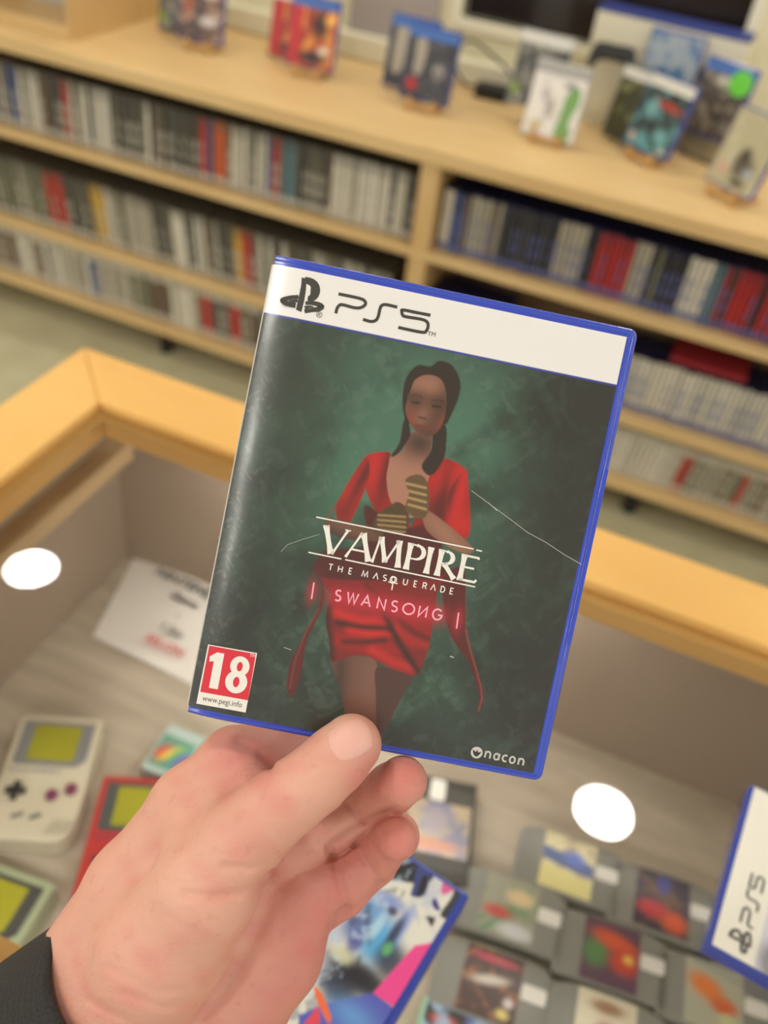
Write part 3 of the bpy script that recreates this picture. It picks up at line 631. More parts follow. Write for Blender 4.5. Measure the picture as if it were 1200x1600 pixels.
a4.mixm(np.clip((a4.fbm(18, 3)-.5)*3, 0, .5), (150, 170, 215))
a4.poly(q4((560, 170), (700, 90), (830, 60), (900, 130), (860, 220), (700, 215)), (34, 36, 40), 1)
a4.poly(q4((800, 130), (870, 150), (840, 290), (760, 300), (770, 240)), (50, 66, 130), 1); a4.poly(q4((830, 180), (860, 200), (830, 290), (790, 300)), (24, 26, 34), 1)
a4.poly(q4((1020, 230), (1110, 260), (1090, 330), (1000, 430), (930, 410), (1000, 300)), (44, 46, 54), 1)
a4.poly(q4((950, 210), (1020, 235), (1000, 270), (940, 290)), (214, 90, 150), .8); a4.poly(q4((900, 310), (930, 380), (900, 380), (880, 340)), (60, 50, 140), .8)
for x, y, rx, ry, c, al in [(520, 360, 30, 14, (90, 150, 215), .8), (560, 560, 26, 32, (70, 165, 225), .95), (450, 480, 20, 20, (60, 90, 170), .8), (640, 330, 22, 10, (110, 140, 210), .8), (700, 480, 8, 30, (110, 140, 220), .8), (420, 760, 38, 18, (24, 26, 50), .95), (340, 840, 26, 20, (30, 30, 52), .95), (640, 690, 22, 24, (34, 38, 66), .9), (660, 520, 6, 26, (36, 40, 66), .9), (500, 800, 40, 14, (28, 28, 40), .9), (620, 610, 6, 9, (100, 180, 110), .9), (350, 640, 16, 10, (206, 210, 180), .9), (430, 570, 9, 14, (70, 60, 150), .8), (560, 480, 6, 22, (180, 220, 240), .8), (650, 390, 7, 6, (40, 30, 90), .9)]:
    x_, y_ = q4((x, y))[0]; a4.blob(x_, y_, rx*.5, ry*.5, c, al, 0, None, 4)
a4.mixm(np.clip((a4.fbm(9, 33)-.52)*4, 0, .45)*(a4.X < 100), (20, 24, 60)); a4.mixm(np.clip((a4.fbm(7, 43)-.56)*5, 0, .5)*(a4.X < 96), (190, 215, 240))
a4.poly(q4((530, 870), (690, 975), (560, 1300), (100, 1300), (100, 1000), (250, 930)), (84, 92, 186), 1, smooth=False); a4.blob(*q4((420, 1010))[0], 16, 8, (100, 160, 220), .8)
a4.poly(q4((780, 590), (920, 568), (692, 975), (535, 868)), (232, 70, 150), .8, smooth=False)
a4.poly(q4((190, 830), (240, 880), (290, 1010), (270, 1040), (210, 920)), (236, 110, 60), .8); a4.poly(q4((210, 950), (220, 1050), (130, 1060), (170, 1000)), (222, 70, 90), .8)
a4.poly(q4((850, 420), (900, 430), (880, 480), (860, 450)), (60, 60, 60), .6)
t4 = lying_case('blue game case with white, blue and pink cover lying on the glass below the hand', L4, R4, 0, a4)
L5 = (.148, .328, GL); R5 = math.radians(83.6)
a5 = Art(0, 132, 0, 164, 1.0, (198, 198, 214)); a5.mixm((a5.Y < 27).astype(float), (226, 224, 216)); a5.blob(10, 42, 16, 14, (60, 60, 64), .9, p=4); a5.blob(10, 42, 9, 8, (190, 190, 186), .9, p=4); a5.blob(60, 60, 26, 16, (120, 110, 170), .6)
t5 = lying_case('blue edged case with white band reading PS5, lying on the glass at the right edge', L5, R5, 0, a5)
lg5 = MB(); z5 = .01475
E5 = lambda pts: [((4+x/1200*112)*mm_, (-(y-120)/1200*112-5)*mm_) for x, y in pts]
mm_ = .001
k5 = lambda pts: [((x-300)*.0000965+.006, -(y-205)*.0000965-.0165) for x, y in pts]
lg5.strip(k5([(372, 150), (372, 300)]), .0022, z5); lg5.strip(k5(smooth_pts([(372, 158), (415, 172), (430, 200), (410, 226), (390, 222)], False)), .0022, z5+.00001)
lg5.strip(k5(smooth_pts([(360, 240), (310, 250), (320, 274), (360, 268)], False)), .002, z5); lg5.strip(k5(smooth_pts([(385, 250), (440, 250), (450, 274), (385, 290)], False)), .002, z5)
for pl in (((500, 200), (600, 200), (622, 215), (622, 232), (600, 246), (520, 246), (502, 256), (500, 285)), ((770, 200), (715, 200), (700, 212), (700, 268), (685, 284), (630, 284)), ((900, 200), (790, 200), (788, 226), (800, 238), (880, 238), (898, 250), (898, 272), (880, 284), (780, 284))):
    lg5.strip(k5(pl), .0016, z5)
lg5.build('platform_lettering', mat('lying_logo_ink', (70, 70, 70), .4), t5)

# ------------------------------------------------------------------ the held game case
f_ = FPX
CQ = np.array([[428, 395], [1000, 515], [843, 1222], [285, 1115]], float); CW, CH = 135.0, 171.0
A_ = []
for (X, Y), (x, y) in zip([(0, 0), (CW, 0), (CW, CH), (0, CH)], CQ):
    A_ += [[X, Y, 1, 0, 0, 0, -x*X, -x*Y, -x], [0, 0, 0, X, Y, 1, -y*X, -y*Y, -y]]
Hm = np.linalg.svd(np.array(A_))[2][-1].reshape(3, 3); Hi = np.linalg.inv(Hm)
K_ = np.array([[f_, 0, 600], [0, f_, 800], [0, 0, 1.]]); Mk = np.linalg.inv(K_)@Hm; Mk /= np.linalg.norm(Mk[:, 0])
if Mk[2, 2] < 0: Mk = -Mk
e1 = Mk[:, 0]; e2 = Mk[:, 1]-e1*(e1@Mk[:, 1]); e2 /= np.linalg.norm(e2); e3 = -np.cross(e1, e2); t0 = Mk[:, 2]   # e3 faces the viewer
def art(px, py):
    q = Hi@np.array([px, py, 1.0]); return q[0]/q[2], q[1]/q[2]
def crop(ox, oy, k): return lambda *pts: [art(ox+x/k, oy+y/k) for x, y in pts]
dirw = lambda v: Vector(v[0]*RT-v[1]*UP+v[2]*FW)
HM = Matrix.Identity(4)
for i, d in enumerate((dirw(e1), dirw(-e2), dirw(e3))):
    for r in range(3): HM[r][i] = d[r]
org = camw(t0)
for r in range(3): HM[r][3] = org[r]
held = thing('game_case', 'blue edged game case with figure in red on green cover, held in the hand', 'game case')
held.matrix_world = HM
mm = .001
blue_m = mat('blue_case_front', (52, 78, 196), .22, coat=.6, Subsurface_Weight=.15, Subsurface_Radius=(.001, .001, .003))
def band(offs, zs, R=3.2):
    rings = []
    for o, z in zip(offs, zs):
        pts = [(q_, -o) for q_ in (.6, 1.5, 3, 5, 7.5, 10, 13, 16)]
        for (cx, cy, a0) in ((CW-R, -R, 90), (CW-R, -(CH-R), 0)):
            for k in range(7):
                a = math.radians(a0-90*k/6); r = max(R-o, .05)
                if o > R: pts.append((CW-o, -o) if a0 == 90 else (CW-o, -(CH-o)))
                else: pts.append((cx+r*math.cos(a), cy+r*math.sin(a)))
        pts += [(q_, -(CH-o)) for q_ in (16, 13, 10, 7.5, 5, 3, 1.5, .6)]; rings.append([(x*mm, y*mm, (z-2.0*max(0, (15-x)/15)**2)*mm) for x, y in pts])
    n = len(rings[0]); mb = MB(); vs = [p for r in rings for p in r]
    return mb.add(vs, [(i*n+k, (i+1)*n+k, (i+1)*n+k+1, i*n+k+1) for i in range(len(rings)-1) for k in range(n-1)])
b = MB(); b.prism([(x*mm, y*mm) for x, y in rrect(CW-1.2, CH-1.0, 2.5, 4, CW/2+.4, -CH/2)], -.0140, -.0030)
sh = b.build('shell', blue_m, held); bv = sh.modifiers.new('b', 'BEVEL'); bv.width = .0012; bv.segments = 2; bv.limit_method = 'ANGLE'
band([0, .05, .5, 1.2, 1.9, 2.2, 2.5, 3.4, 5.0], [-7, -1.6, -.5, 0, -.1, -.55, -.2, -.1, -.6]).build('lid_rim', blue_m, held, True)
lt = MB(); lt.box(133.2*mm, 134.6*mm, -118*mm, -52*mm, -.4*mm, .35*mm, .0002); lt.build('opening_notch', blue_m, held)

SX0, SX1, SY0, SY1 = 0.0, 130.9, 3.6, 168.0
c5 = crop(430, 540, 1200/350); c7 = crop(420, 780, 1200/380); ct = crop(270, 380, 1200/430); cp = crop(270, 980, 4.8)
ART = Art(SX0, SX1, SY0, SY1, .36, (30, 36, 34))
X_, Y_ = ART.X, ART.Y
hb = art(413, 489)[1]                      # lower edge of the white band
# green glow behind the figure
def ab(px, py, rx, ry, c, a=1, rot=0, clip=None, p=2):
    x, y = art(px, py); ART.blob(x, y, rx/4.25, ry/4.25, c, a, rot, clip, p)
GR = (74, 112, 100)
ab(640, 700, 190, 230, GR, .85); ab(570, 900, 170, 210, (58, 104, 82), .6); ab(700, 1000, 150, 150, (46, 80, 66), .6); ab(480, 760, 90, 160, (50, 82, 68), .5)
ab(745, 700, 70, 110, (76, 128, 104), .5); ab(560, 740, 70, 90, (70, 124, 100), .5); ab(625, 600, 90, 60, (70, 120, 96), .4)
n1 = ART.fbm(26, 5); n2 = ART.fbm(12, 15); n3 = ART.fbm(4, 25)
ART.mixm(np.clip((n1-.5)*2.6, 0, .75), (20, 27, 26)); ART.mixm(np.clip((n2-.55)*1.6, 0, .4), (70, 108, 90)); ART.mixm(np.clip((n3-.55)*.8, 0, .15), (120, 140, 130))
ab(900, 720, 100, 330, (24, 26, 27), .85); ab(880, 1080, 150, 130, (22, 22, 24), .85); ab(385, 960, 70, 330, (18, 24, 23), .7); ab(640, 1190, 330, 45, (20, 24, 24), .7); ab(450, 590, 80, 90, (32, 38, 34), .6)
# a plain figure in a red dress (simplified stand-in)
RED, DRED, BR = (152, 8, 16), (84, 8, 14), (206, 28, 32)
SK, SKD, SKL = (120, 78, 62), (62, 38, 32), (168, 118, 98)
HAIR = (34, 24, 22)
# trailing ribbons
ART.poly(c7((250, 330), (262, 420), (256, 530), (180, 690), (150, 850), (108, 968), (80, 940), (84, 850), (110, 770), (180, 640), (240, 520), (254, 420)), DRED, .5)
ART.poly(c7((850, 380), (955, 340), (962, 560), (968, 700), (1040, 930), (1044, 990), (1020, 1055), (1026, 960), (975, 800), (900, 690), (865, 590), (850, 480)), DRED, .5)
ART.line(c7((964, 640), (985, 740), (1012, 830), (1036, 920), (1042, 980), (1024, 1040)), .35, (190, 60, 50), .7, .6)
ART.line(c7((240, 540), (170, 660), (120, 790), (92, 930)), .7, (130, 50, 44), .6, .6)
# legs
leg1 = ART.poly(c7((300, 780), (340, 940), (368, 1075), (380, 1180), (520, 1180), (520, 1075), (518, 960), (520, 800), (420, 770)), (104, 68, 58), .4)
ART.blob(*c7((330, 960))[0], 3, 30, (50, 30, 28), .8, -.1, leg1); ART.blob(*c7((490, 900))[0], 5, 20, (132, 92, 80), .5, 0, leg1)
leg2 = ART.poly(c7((520, 830), (518, 960), (520, 1080), (530, 1200), (560, 1150), (600, 1060), (660, 950), (705, 860), (620, 840)), (72, 42, 38), .4)
# skirt
skirt = ART.poly(c7((262, 300), (262, 420), (300, 470), (270, 580), (290, 700), (300, 795), (380, 775), (470, 770), (560, 815), (640, 848), (720, 862), (770, 760), (800, 620), (820, 480), (840, 420), (846, 330), (600, 250)), (120, 16, 22), .5)
for (x0, y0, x1, y1, wdt, c, a) in [(330, 560, 560, 600, 3.4, BR, .8), (400, 640, 600, 640, 4.2, BR, .85), (340, 690, 620, 740, 5, RED, .9), (500, 740, 700, 830, 3, BR, .7), (640, 560, 800, 660, 3.2, RED, .7), (420, 400, 700, 560, 2.2, RED, .5), (560, 590, 700, 720, 2.6, RED, .6), (620, 640, 780, 720, 2.2, BR, .45)]:
    ART.line(c7((x0, y0), ((x0+x1)/2, (y0+y1)/2+16), (x1, y1)), wdt, c, a, 3.0, skirt)
for (x0, y0, x1, y1, wdt, a) in [(330, 605, 590, 635, 2.0, .95), (360, 700, 560, 690, 1.8, .8), (560, 560, 730, 850, 2.4, .95), (280, 480, 300, 780, 3, .8), (640, 590, 780, 690, 1.4, .6), (470, 420, 660, 560, 1.4, .7)]:
    ART.line(c7((x0, y0), ((x0+x1)/2-8, (y0+y1)/2+8), (x1, y1)), wdt, (46, 8, 12), a, 2.0, skirt)
# neck and chest
chest = ART.poly(c5((680, 560), (700, 470), (830, 470), (830, 560), (870, 640), (760, 900), (640, 900), (590, 850), (590, 620)), SKL, .4)
ART.blob(*c5((770, 520))[0], 9, 7, (40, 26, 24), .9, 0, chest)
# jacket
def mir(pts, c, s=.5): return ART.poly(c5(*pts), c, s)
jl = mir([(600, 568), (470, 600), (480, 760), (520, 860), (590, 960), (700, 1000), (720, 960), (620, 850), (590, 720), (604, 620)], RED)
jr = mir([(890, 600), (1010, 668), (920, 790), (900, 960), (860, 1010), (720, 1010), (740, 930), (800, 760), (830, 680)], RED)
bod = mir([(470, 860), (560, 900), (700, 970), (860, 940), (900, 960), (880, 1120), (860, 1240), (250, 1240), (250, 1100), (470, 1060)], (74, 14, 20), 1.0)
sl1 = mir([(478, 600), (500, 640), (486, 740), (390, 945), (330, 930), (312, 862), (270, 925), (330, 830), (410, 690)], (148, 10, 16))
sl2 = mir([(1000, 668), (1024, 690), (1038, 980), (985, 1035), (915, 980), (905, 880), (925, 780)], RED)
for m_, pt, rx, ry, c, a, r in [(jl, (540, 680), 4, 12, BR, .8, -.1), (jl, (600, 660), 3.5, 20, (60, 8, 14), .8, .1), (jr, (930, 720), 6, 10, BR, .8, .5), (jr, (840, 900), 5, 10, (80, 10, 16), .8, .3), (jr, (890, 830), 2.4, 16, (70, 8, 14), .7, 0), (sl1, (400, 800), 4, 22, BR, .75, .45), (sl1, (480, 680), 2.4, 20, (70, 8, 14), .9, .3), (sl1, (330, 880), 5, 5, (90, 10, 16), .6, 0), (sl2, (985, 760), 3, 16, BR, .8, 0), (sl2, (930, 800), 2, 20, (80, 10, 16), .8, .1), (sl2, (1000, 960), 6, 5, BR, .6, 0)]:
    x, y = c5(pt)[0]; ART.blob(x, y, rx, ry, c, a, r, m_)
# forearms meeting in front, plain dark gloves
fa1 = mir([(270, 925), (330, 930), (500, 965), (560, 960), (560, 1040), (420, 1040), (300, 1010), (256, 970)], SKD)
fa2 = mir([(810, 880), (1035, 1060), (1036, 1110), (930, 1080), (800, 980)], (130, 88, 70))
ART.blob(*c5((900, 1000))[0], 12, 3, SKL, .6, .6, fa2); ART.blob(*c5((400, 975))[0], 16, 3, (130, 90, 74), .6, .15, fa1)
g1 = mir([(520, 960), (545, 900), (600, 860), (650, 835), (700, 870), (710, 930), (690, 1000), (600, 1000)], (74, 54, 34))
g2 = mir([(690, 720), (740, 690), (790, 700), (815, 760), (815, 880), (780, 925), (710, 900), (690, 860), (710, 790)], (96, 72, 46))
for k in range(4):
    ART.line(c5((690+6*k, 735+38*k), (800, 760+38*k)), .8, (190, 160, 108), .8, .7, g2); ART.line(c5((545, 905+26*k), (690, 915+28*k)), .7, (176, 146, 96), .8, .7, g1)
# head, hair
mir([(700, 380), (720, 470), (690, 530), (650, 580), (615, 590), (660, 520), (680, 420)], HAIR)
mir([(850, 420), (910, 430), (912, 520), (900, 600), (850, 680), (810, 690), (780, 640), (830, 560), (840, 470)], HAIR)
mir([(680, 260), (700, 170), (760, 105), (830, 110), (880, 80), (950, 110), (990, 200), (975, 290), (940, 370), (912, 420), (880, 420), (720, 420), (684, 360)], HAIR, .5)
head = mir([(722, 240), (750, 180), (820, 155), (890, 185), (912, 270), (905, 370), (875, 445), (820, 488), (770, 478), (722, 420), (694, 350), (704, 290)], SK, .4)
for pt, rx, ry, c, a in [((810, 215), 10, 5, SKL, .6), ((890, 330), 4, 14, SKD, .7), ((712, 425), 1.6, 6, (190, 40, 40), .7), ((892, 425), 1.4, 6, (170, 40, 38), .5), ((785, 340), 2.2, 9, SKL, .6), ((745, 350), 4, 6, (96, 60, 50), .6), ((860, 300), 6, 3, SKD, .7), ((745, 285), 6, 3, SKD, .7), ((780, 455), 9, 2.4, SKD, .6)]:
    x, y = c5(pt)[0]; ART.blob(x, y, rx, ry, c, a, .2, head)
ART.line(c5((724, 270), (750, 264), (782, 274)), .5, (34, 22, 20), .7, .5); ART.line(c5((838, 294), (868, 290), (896, 298)), .5, (34, 22, 20), .7, .5)
ART.line(c5((732, 302), (765, 306)), .8, (24, 16, 16), .9, .5); ART.line(c5((840, 322), (880, 328)), .8, (24, 16, 16), .9, .5)
ART.line(c5((765, 382), (800, 390)), .7, (50, 28, 26), .8, .6); ART.line(c5((752, 428), (785, 436), (814, 440)), 1.1, (110, 44, 44), .9, .7)
# pink glow behind the lower title
for i in range(15):
    t_ = i/14; x, y = c7((310+530*t_, 478+92*t_))[0]; ART.blob(x, y, 3.6, 3.6, (214, 26, 62), .34)
for q in ((206, 450), (925, 596)):
    x, y = c7(q)[0]; ART.blob(x, y, 2.0, 4.6, (190, 26, 60), .6, .0)
# fine pale flecks along the spine side
ART.mixm(np.clip((ART.noise(1.6, 77)-.75)*1.2, 0, .2)*np.exp(-((X_-4)/7)**2), (130, 130, 110))
# white band on top, thin blue line under it
ART.mixm((Y_ < hb-.5).astype(float), (238, 236, 236)); ART.mixm(((Y_ >= hb-.5) & (Y_ < hb+.15)).astype(float), (44, 58, 160))
ART.C = np.clip(ART.C*.985+.010, 0, 1)  # lifts the darks: haze of the glossy film put into the print colour
def zc(X, Y): return .02-2.0*np.clip((15.-X)/15., 0, 1)**2-1.2*np.clip((.8-X)/.8, 0, 1)**2
cover_m = vmat('cover_print', .38, .85, .19, bump=.3)
cv = obj('cover', ART.mesh('cover', cover_m, zc), held); cv['label'] = 'glossy printed cover under clear film'
MB().box(-.00035, .0004, -SY1*mm, -SY0*mm, -.0135, -.0030).build('spine_cover', mat('spine_white', (216, 212, 206), .4), held)
ZT = .00012
def M2(pts): return [(x*mm, -y*mm) for x, y in pts]
logo_m = mat('logo_dark', (62, 62, 62), .35, coat=.8); wht = mat('title_white', (240, 238, 232), .4, coat=.7); pink = mat('title_pink', (250, 176, 196), .4, coat=.7)
# platform emblem
lg = MB()
lg.poly(M2(ct((562, 149), (582, 156), (580, 200), (572, 250), (559, 300), (536, 289), (550, 230), (560, 180))), ZT)
lg.strip(M2(smooth_pts(ct((574, 160), (604, 170), (620, 190), (618, 222), (603, 240), (588, 238)), False)), [x*mm for x in list(np.linspace(2.2, 3.4, 16))+list(np.linspace(3.4, 1.6, 15))], ZT+.00002)
lg.strip(M2(smooth_pts(ct((547, 233), (510, 237), (478, 247), (486, 259), (510, 266), (534, 270)), False)), [x*mm for x in list(np.linspace(1.2, 1.7, 16))+list(np.linspace(1.7, 2.0, 15))], ZT)
lg.strip(M2(smooth_pts(ct((543, 249), (522, 251), (506, 249)), False)), [x*mm for x in np.linspace(1.3, .3, 13)], ZT+.00001)
lg.strip(M2(smooth_pts(ct((577, 262), (600, 260), (632, 266), (648, 277), (634, 287), (604, 291), (573, 297)), False)), [x*mm for x in list(np.linspace(1.2, 1.9, 18))+list(np.linspace(1.9, 1.4, 19))], ZT)
lg.strip(M2(smooth_pts(ct((574, 281), (596, 276), (612, 278)), False)), [x*mm for x in np.linspace(1.3, .3, 13)], ZT+.00001)
lg.build('platform_emblem', logo_m, held)
ps = MB()
for pl in (((722, 221), (812, 240), (836, 252), (838, 268), (818, 281), (790, 281), (738, 268), (722, 274), (714, 288), (710, 306)),
           ((978, 279), (930, 268), (910, 272), (902, 288), (895, 318), (884, 336), (862, 341), (828, 332)),
           ((1123, 314), (1060, 302), (1003, 291), (998, 300), (1001, 312), (1014, 320), (1085, 332), (1108, 344), (1112, 362), (1104, 382), (1084, 388), (982, 367))):
    ps.strip(M2(smooth_pts(ct(*pl), False, 5)), 1.12*mm, ZT)
ps.build('platform_lettering', logo_m, held)
x, y = ct((637, 313))[0]; text('®', .0030, (x*mm, -y*mm, ZT), logo_m, 'registered_mark', held)
x, y = ct((1128, 397))[0]; text('TM', .0022, (x*mm, -y*mm, ZT), logo_m, 'trade_mark', held)

# title lettering: flared capitals. unit box 0..1 wide, 0..1 high; strokes carry their own widths
def place_letters(defs, p0, p1, hgt, m, name, slant=0, z=ZT, flip=None):
    """defs: list of (x position 0..1 along p0->p1, width mm, strokes); p0,p1 = baseline ends (mm, y down)"""
    mb = MB(); p0 = np.array(p0); p1 = np.array(p1); d = (p1-p0)/np.linalg.norm(p1-p0); L = np.linalg.norm(p1-p0); nrm = np.array([d[1], -d[0]])
    for pos, wd_, strokes in defs:
        for st in strokes:
            pts, ws = st
            q = [p0+d*(pos*L+wd_*x)+nrm*hgt*y for x, y in pts]
            mb.strip(M2(q), [w_*mm for w_ in ws] if not np.isscalar(ws) else ws*mm, z)
        z += .000002
    return mb.build(name, m, held)
def arcp(cx, cy, rx, ry, a0, a1, n=12): return [(cx+rx*math.cos(math.radians(a)), cy+ry*math.sin(math.radians(a))) for a in np.linspace(a0, a1, n)]
T, t = 1.7, .75
def fl(p, q, w0, n=5):                           # a flared stem
    ts = np.linspace(0, 1, n); return [(p[0]+(q[0]-p[0])*k, p[1]+(q[1]-p[1])*k) for k in ts], [w0*(1+.45*(abs(2*k-1))**3) for k in ts]
V_ = [fl((.08, 1), (.46, 0), T), fl((.94, 1), (.50, 0), t), ([(-.02, .985), (.2, .985)], .45), ([(.82, .985), (1.04, .985)], .45)]
A_l = [fl((.56, 1), (.95, 0), T), fl((.52, 1), (.06, 0), t), ([(.24, .33), (.76, .33)], .7)]
M_l = [fl((.10, 0), (.22, 1), t), fl((.24, 1), (.50, .1), T*.9), fl((.50, .1), (.82, 1), t), fl((.82, 1), (.93, 0), T)]
P_l = [fl((.2, 0), (.2, 1), T), ([(.15, .96), (.5, .96)]+arcp(.5, .70, .36, .26, 90, -90)+[(.3, .44)], [.6]*2+[.6, .8, 1.1, 1.4, 1.6, 1.7, 1.7, 1.6, 1.3, 1.0, .8, .6]+[.6])]
I_l = [fl((.5, 0), (.5, 1), T)]
R_l = P_l[:1]+[([(.15, .96), (.45, .96)]+arcp(.45, .73, .33, .23, 90, -90)+[(.3, .50)], [.6]*2+[.6, .8, 1.1, 1.4, 1.6, 1.7, 1.7, 1.6, 1.3, 1.0, .8, .6]+[.6]), fl((.42, .5), (1.02, 0), T*.9)]
E_l = [fl((.2, 0), (.2, 1), T), ([(.15, .955), (.88, .955), (.92, .90)], .8), ([(.2, .53), (.78, .53)], .75), ([(.15, .045), (.92, .045), (1.0, .14)], .85)]
pb0 = art(497, 861); pb1 = art(740, 911)
LW = np.linalg.norm(np.array(pb1)-np.array(pb0))
place_letters([(-.005, 9.6, V_), (.155, 9.6, A_l), (.315, 11.6, M_l), (.525, 8.0, P_l), (.655, 3.2, I_l), (.725, 7.8, R_l), (.872, 7.6, E_l)], pb0, pb1, 9.9, wht, 'title_lettering')
ln = MB(); ln.strip(M2([art(492, 807), art(738, 857)]), .5*mm, ZT); ln.strip(M2([art(742, 858.5), art(751, 860.5)]), .5*mm, ZT)
ln.strip(M2([art(479.5, 862), art(531, 872.5)]), .5*mm, ZT); ln.strip(M2([art(537, 873.5), art(740, 916)]), .5*mm, ZT)
ln.build('title_rule', wht, held)
# thin sans strokes
def thin(ch):
    S_ = arcp(.5, .75, .38, .25, 40, 270, 10)+arcp(.5, .25, .40, .25, 90, -140, 10)[1:]
    return {'T': [[(.5, 0), (.5, 1)], [(.02, 1), (.98, 1)]], 'H': [[(.08, 0), (.08, 1)], [(.92, 0), (.92, 1)], [(.08, .5), (.92, .5)]], 'E': [[(.85, 1), (.12, 1), (.12, 0), (.85, 0)], [(.12, .5), (.75, .5)]],
            'M': [[(.02, 0), (.14, 1), (.5, .1), (.86, 1), (.98, 0)]], 'V': [[(.02, 0), (.5, 1), (.98, 0)]], 'A': [[(.02, 0), (.5, 1), (.98, 0)], [(.2, .34), (.8, .34)]], 'S': [S_],
            'Q': [arcp(.5, .5, .46, .5, 0, 360, 22)], 'O': [arcp(.5, .5, .5, .5, 0, 360, 24)], 'U': [[(.08, 1), (.08, .4)]+arcp(.5, .36, .42, .36, 180, 360, 10)+[(.92, 1)]],
            'R': [[(.1, 0), (.1, 1), (.5, 1)]+arcp(.5, .74, .36, .26, 90, -90, 9)+[(.1, .48)], [(.5, .48), (.95, 0)]], 'D': [[(.1, 0), (.1, 1), (.4, 1)]+arcp(.4, .5, .5, .5, 90, -90, 12)+[(.1, 0)]],
            'W': [[(0, 1), (.26, 0), (.5, .95), (.74, 0), (1, 1)]], 'N': [[(.08, 0), (.08, 1), (.92, 0), (.92, 1)]], 'И': [[(.08, 1), (.08, 0), (.92, 1), (.92, 0)]],
            'G': [arcp(.5, .5, .48, .5, 45, 345, 18)+[(.97, .46), (.56, .46)]]}[ch]
def thin_line(word, pos, wds, p0, p1, h, wd_, m, name):
    place_letters([(a, b_, [(st, wd_) for st in thin(ch)]) for ch, a, b_ in zip(word, pos, wds)], p0, p1, h, m, name)
q0 = art(510, 889); q1 = art(707, 928)
thin_line('THEMVSQUERVDE', [0, .075, .16, .265, .355, .43, .497, .59, .675, .745, .81, .888, .962], [1.6, 1.7, 1.3, 2.2, 1.9, 1.5, 2.0, 1.7, 1.3, 1.6, 1.9, 1.7, 1.4], q0, q1, 2.15, .38, wht, 'subtitle_lettering')
an = MB(); x, y = art(611, 905); an.strip(M2(arcp(x, y, .9, 1.3, 0, 360, 16)), .35*mm, ZT+.00002)
an.strip(M2([art(612, 907), art(609.5, 921)]), .45*mm, ZT+.00002); an.strip(M2([art(604, 908), art(619, 911)]), .4*mm, ZT+.00003); an.build('cross_mark', wht, held)
s0 = art(519, 936.5); s1 = art(684, 968)
thin_line('SWANSOИG', [0, .115, .255, .40, .53, .645, .79, .925], [2.5, 4.0, 3.4, 3.2, 2.7, 4.2, 3.3, 3.6], s0, s1, 3.9, .62, pink, 'neon_lettering')
nb = MB(); nb.strip(M2([art(488, 909), art(484, 935)]), .55*mm, ZT); nb.strip(M2([art(714, 956), art(710.5, 981)]), .55*mm, ZT); nb.build('neon_bar', pink, held)
# age rating
ag = MB(); ag.poly(M2(cp((250, 122), (617, 188), (528, 633), (158, 565))), ZT); ag.build('rating_panel', wht, held)
rd = MB(); rd.poly(M2(cp((258, 131), (608, 195), (546, 541), (188, 477))), ZT+.00003); rdm = mat('rating_red', (218, 40, 62), .4, coat=.7); rd.build('rating_red_field', rdm, held)
dg = MB(); dg.poly(M2(cp((262, 212), (318, 182), (371, 192), (320, 459), (254, 447), (292, 248), (258, 250))), ZT+.00006)
cx, cy = cp((487, 287))[0]; dx, dy = cp((459, 404))[0]
dg.poly(M2(ell(cx, cy, 3.55, 3.75)), ZT+.00006); dg.poly(M2(ell(dx, dy, 4.05, 4.25)), ZT+.000065); dg.build('rating_digits', wht, held)
dh = MB(); dh.poly(M2(ell(cx, cy+.1, 1.05, 1.75)), ZT+.00010); dh.poly(M2(ell(dx, dy, 1.15, 1.95)), ZT+.00010); dh.build('digit_counter', rdm, held)
x, y = cp((354, 551))[0]; an_ = math.atan2(-(cp((520, 583))[0][1]-cp((188, 524))[0][1]), (cp((520, 583))[0][0]-cp((188, 524))[0][0]))
text('www.pegi.info', .0030, (x*mm, -y*mm, ZT+.00003), logo_m, 'rating_address', held, sx=.86, rot=an_)
x, y = cp((584, 209))[0]; text('TM', .0016, (x*mm, -y*mm, ZT+.00006), wht, 'rating_trade_mark', held)
# publisher mark
cn = crop(640, 1100, 3.75); gm = mat('publisher_grey', (206, 202, 200), .4, coat=.7)
pm = MB(); cx, cy = cn((379, 279))[0]; pm.poly(M2(ell(cx, cy, 2.2, 2.2)), ZT); pm.build('publisher_emblem', gm, held)
pk = MB(); pk.poly(M2(smooth_pts([(cx-1.5, cy-.9), (cx-.4, cy-.2), (cx+.1, cy-1.2), (cx+.5, cy-.2), (cx+1.6, cy-.6), (cx+.9, cy+.9), (cx-.1, cy+1.5), (cx-1.2, cy+.6)], k=3)), ZT+.00004); pk.build('emblem_shape', mat('emblem_dark', (44, 42, 44), .4, coat=.7), held)
n0 = cn((424, 307))[0]; n1_ = cn((660, 357))[0]
nn_ = {'n': [[(.05, 0), (.05, 1)], [(.05, .7)]+arcp(.5, .55, .42, .42, 160, 0, 8)+[(.92, 0)]], 'a': [arcp(.48, .48, .42, .46, 0, 360, 16), [(.93, 1), (.93, 0)]], 'c': [arcp(.52, .5, .45, .47, 50, 310, 12)], 'o': [arcp(.5, .5, .45, .48, 0, 360, 18)]}
place_letters([(p_, 2.15, [(st, .62) for st in nn_[ch]]) for ch, p_ in zip('nacon', (.0, .215, .425, .605, .825))], n0, n1_, 2.5, gm, 'publisher_lettering')
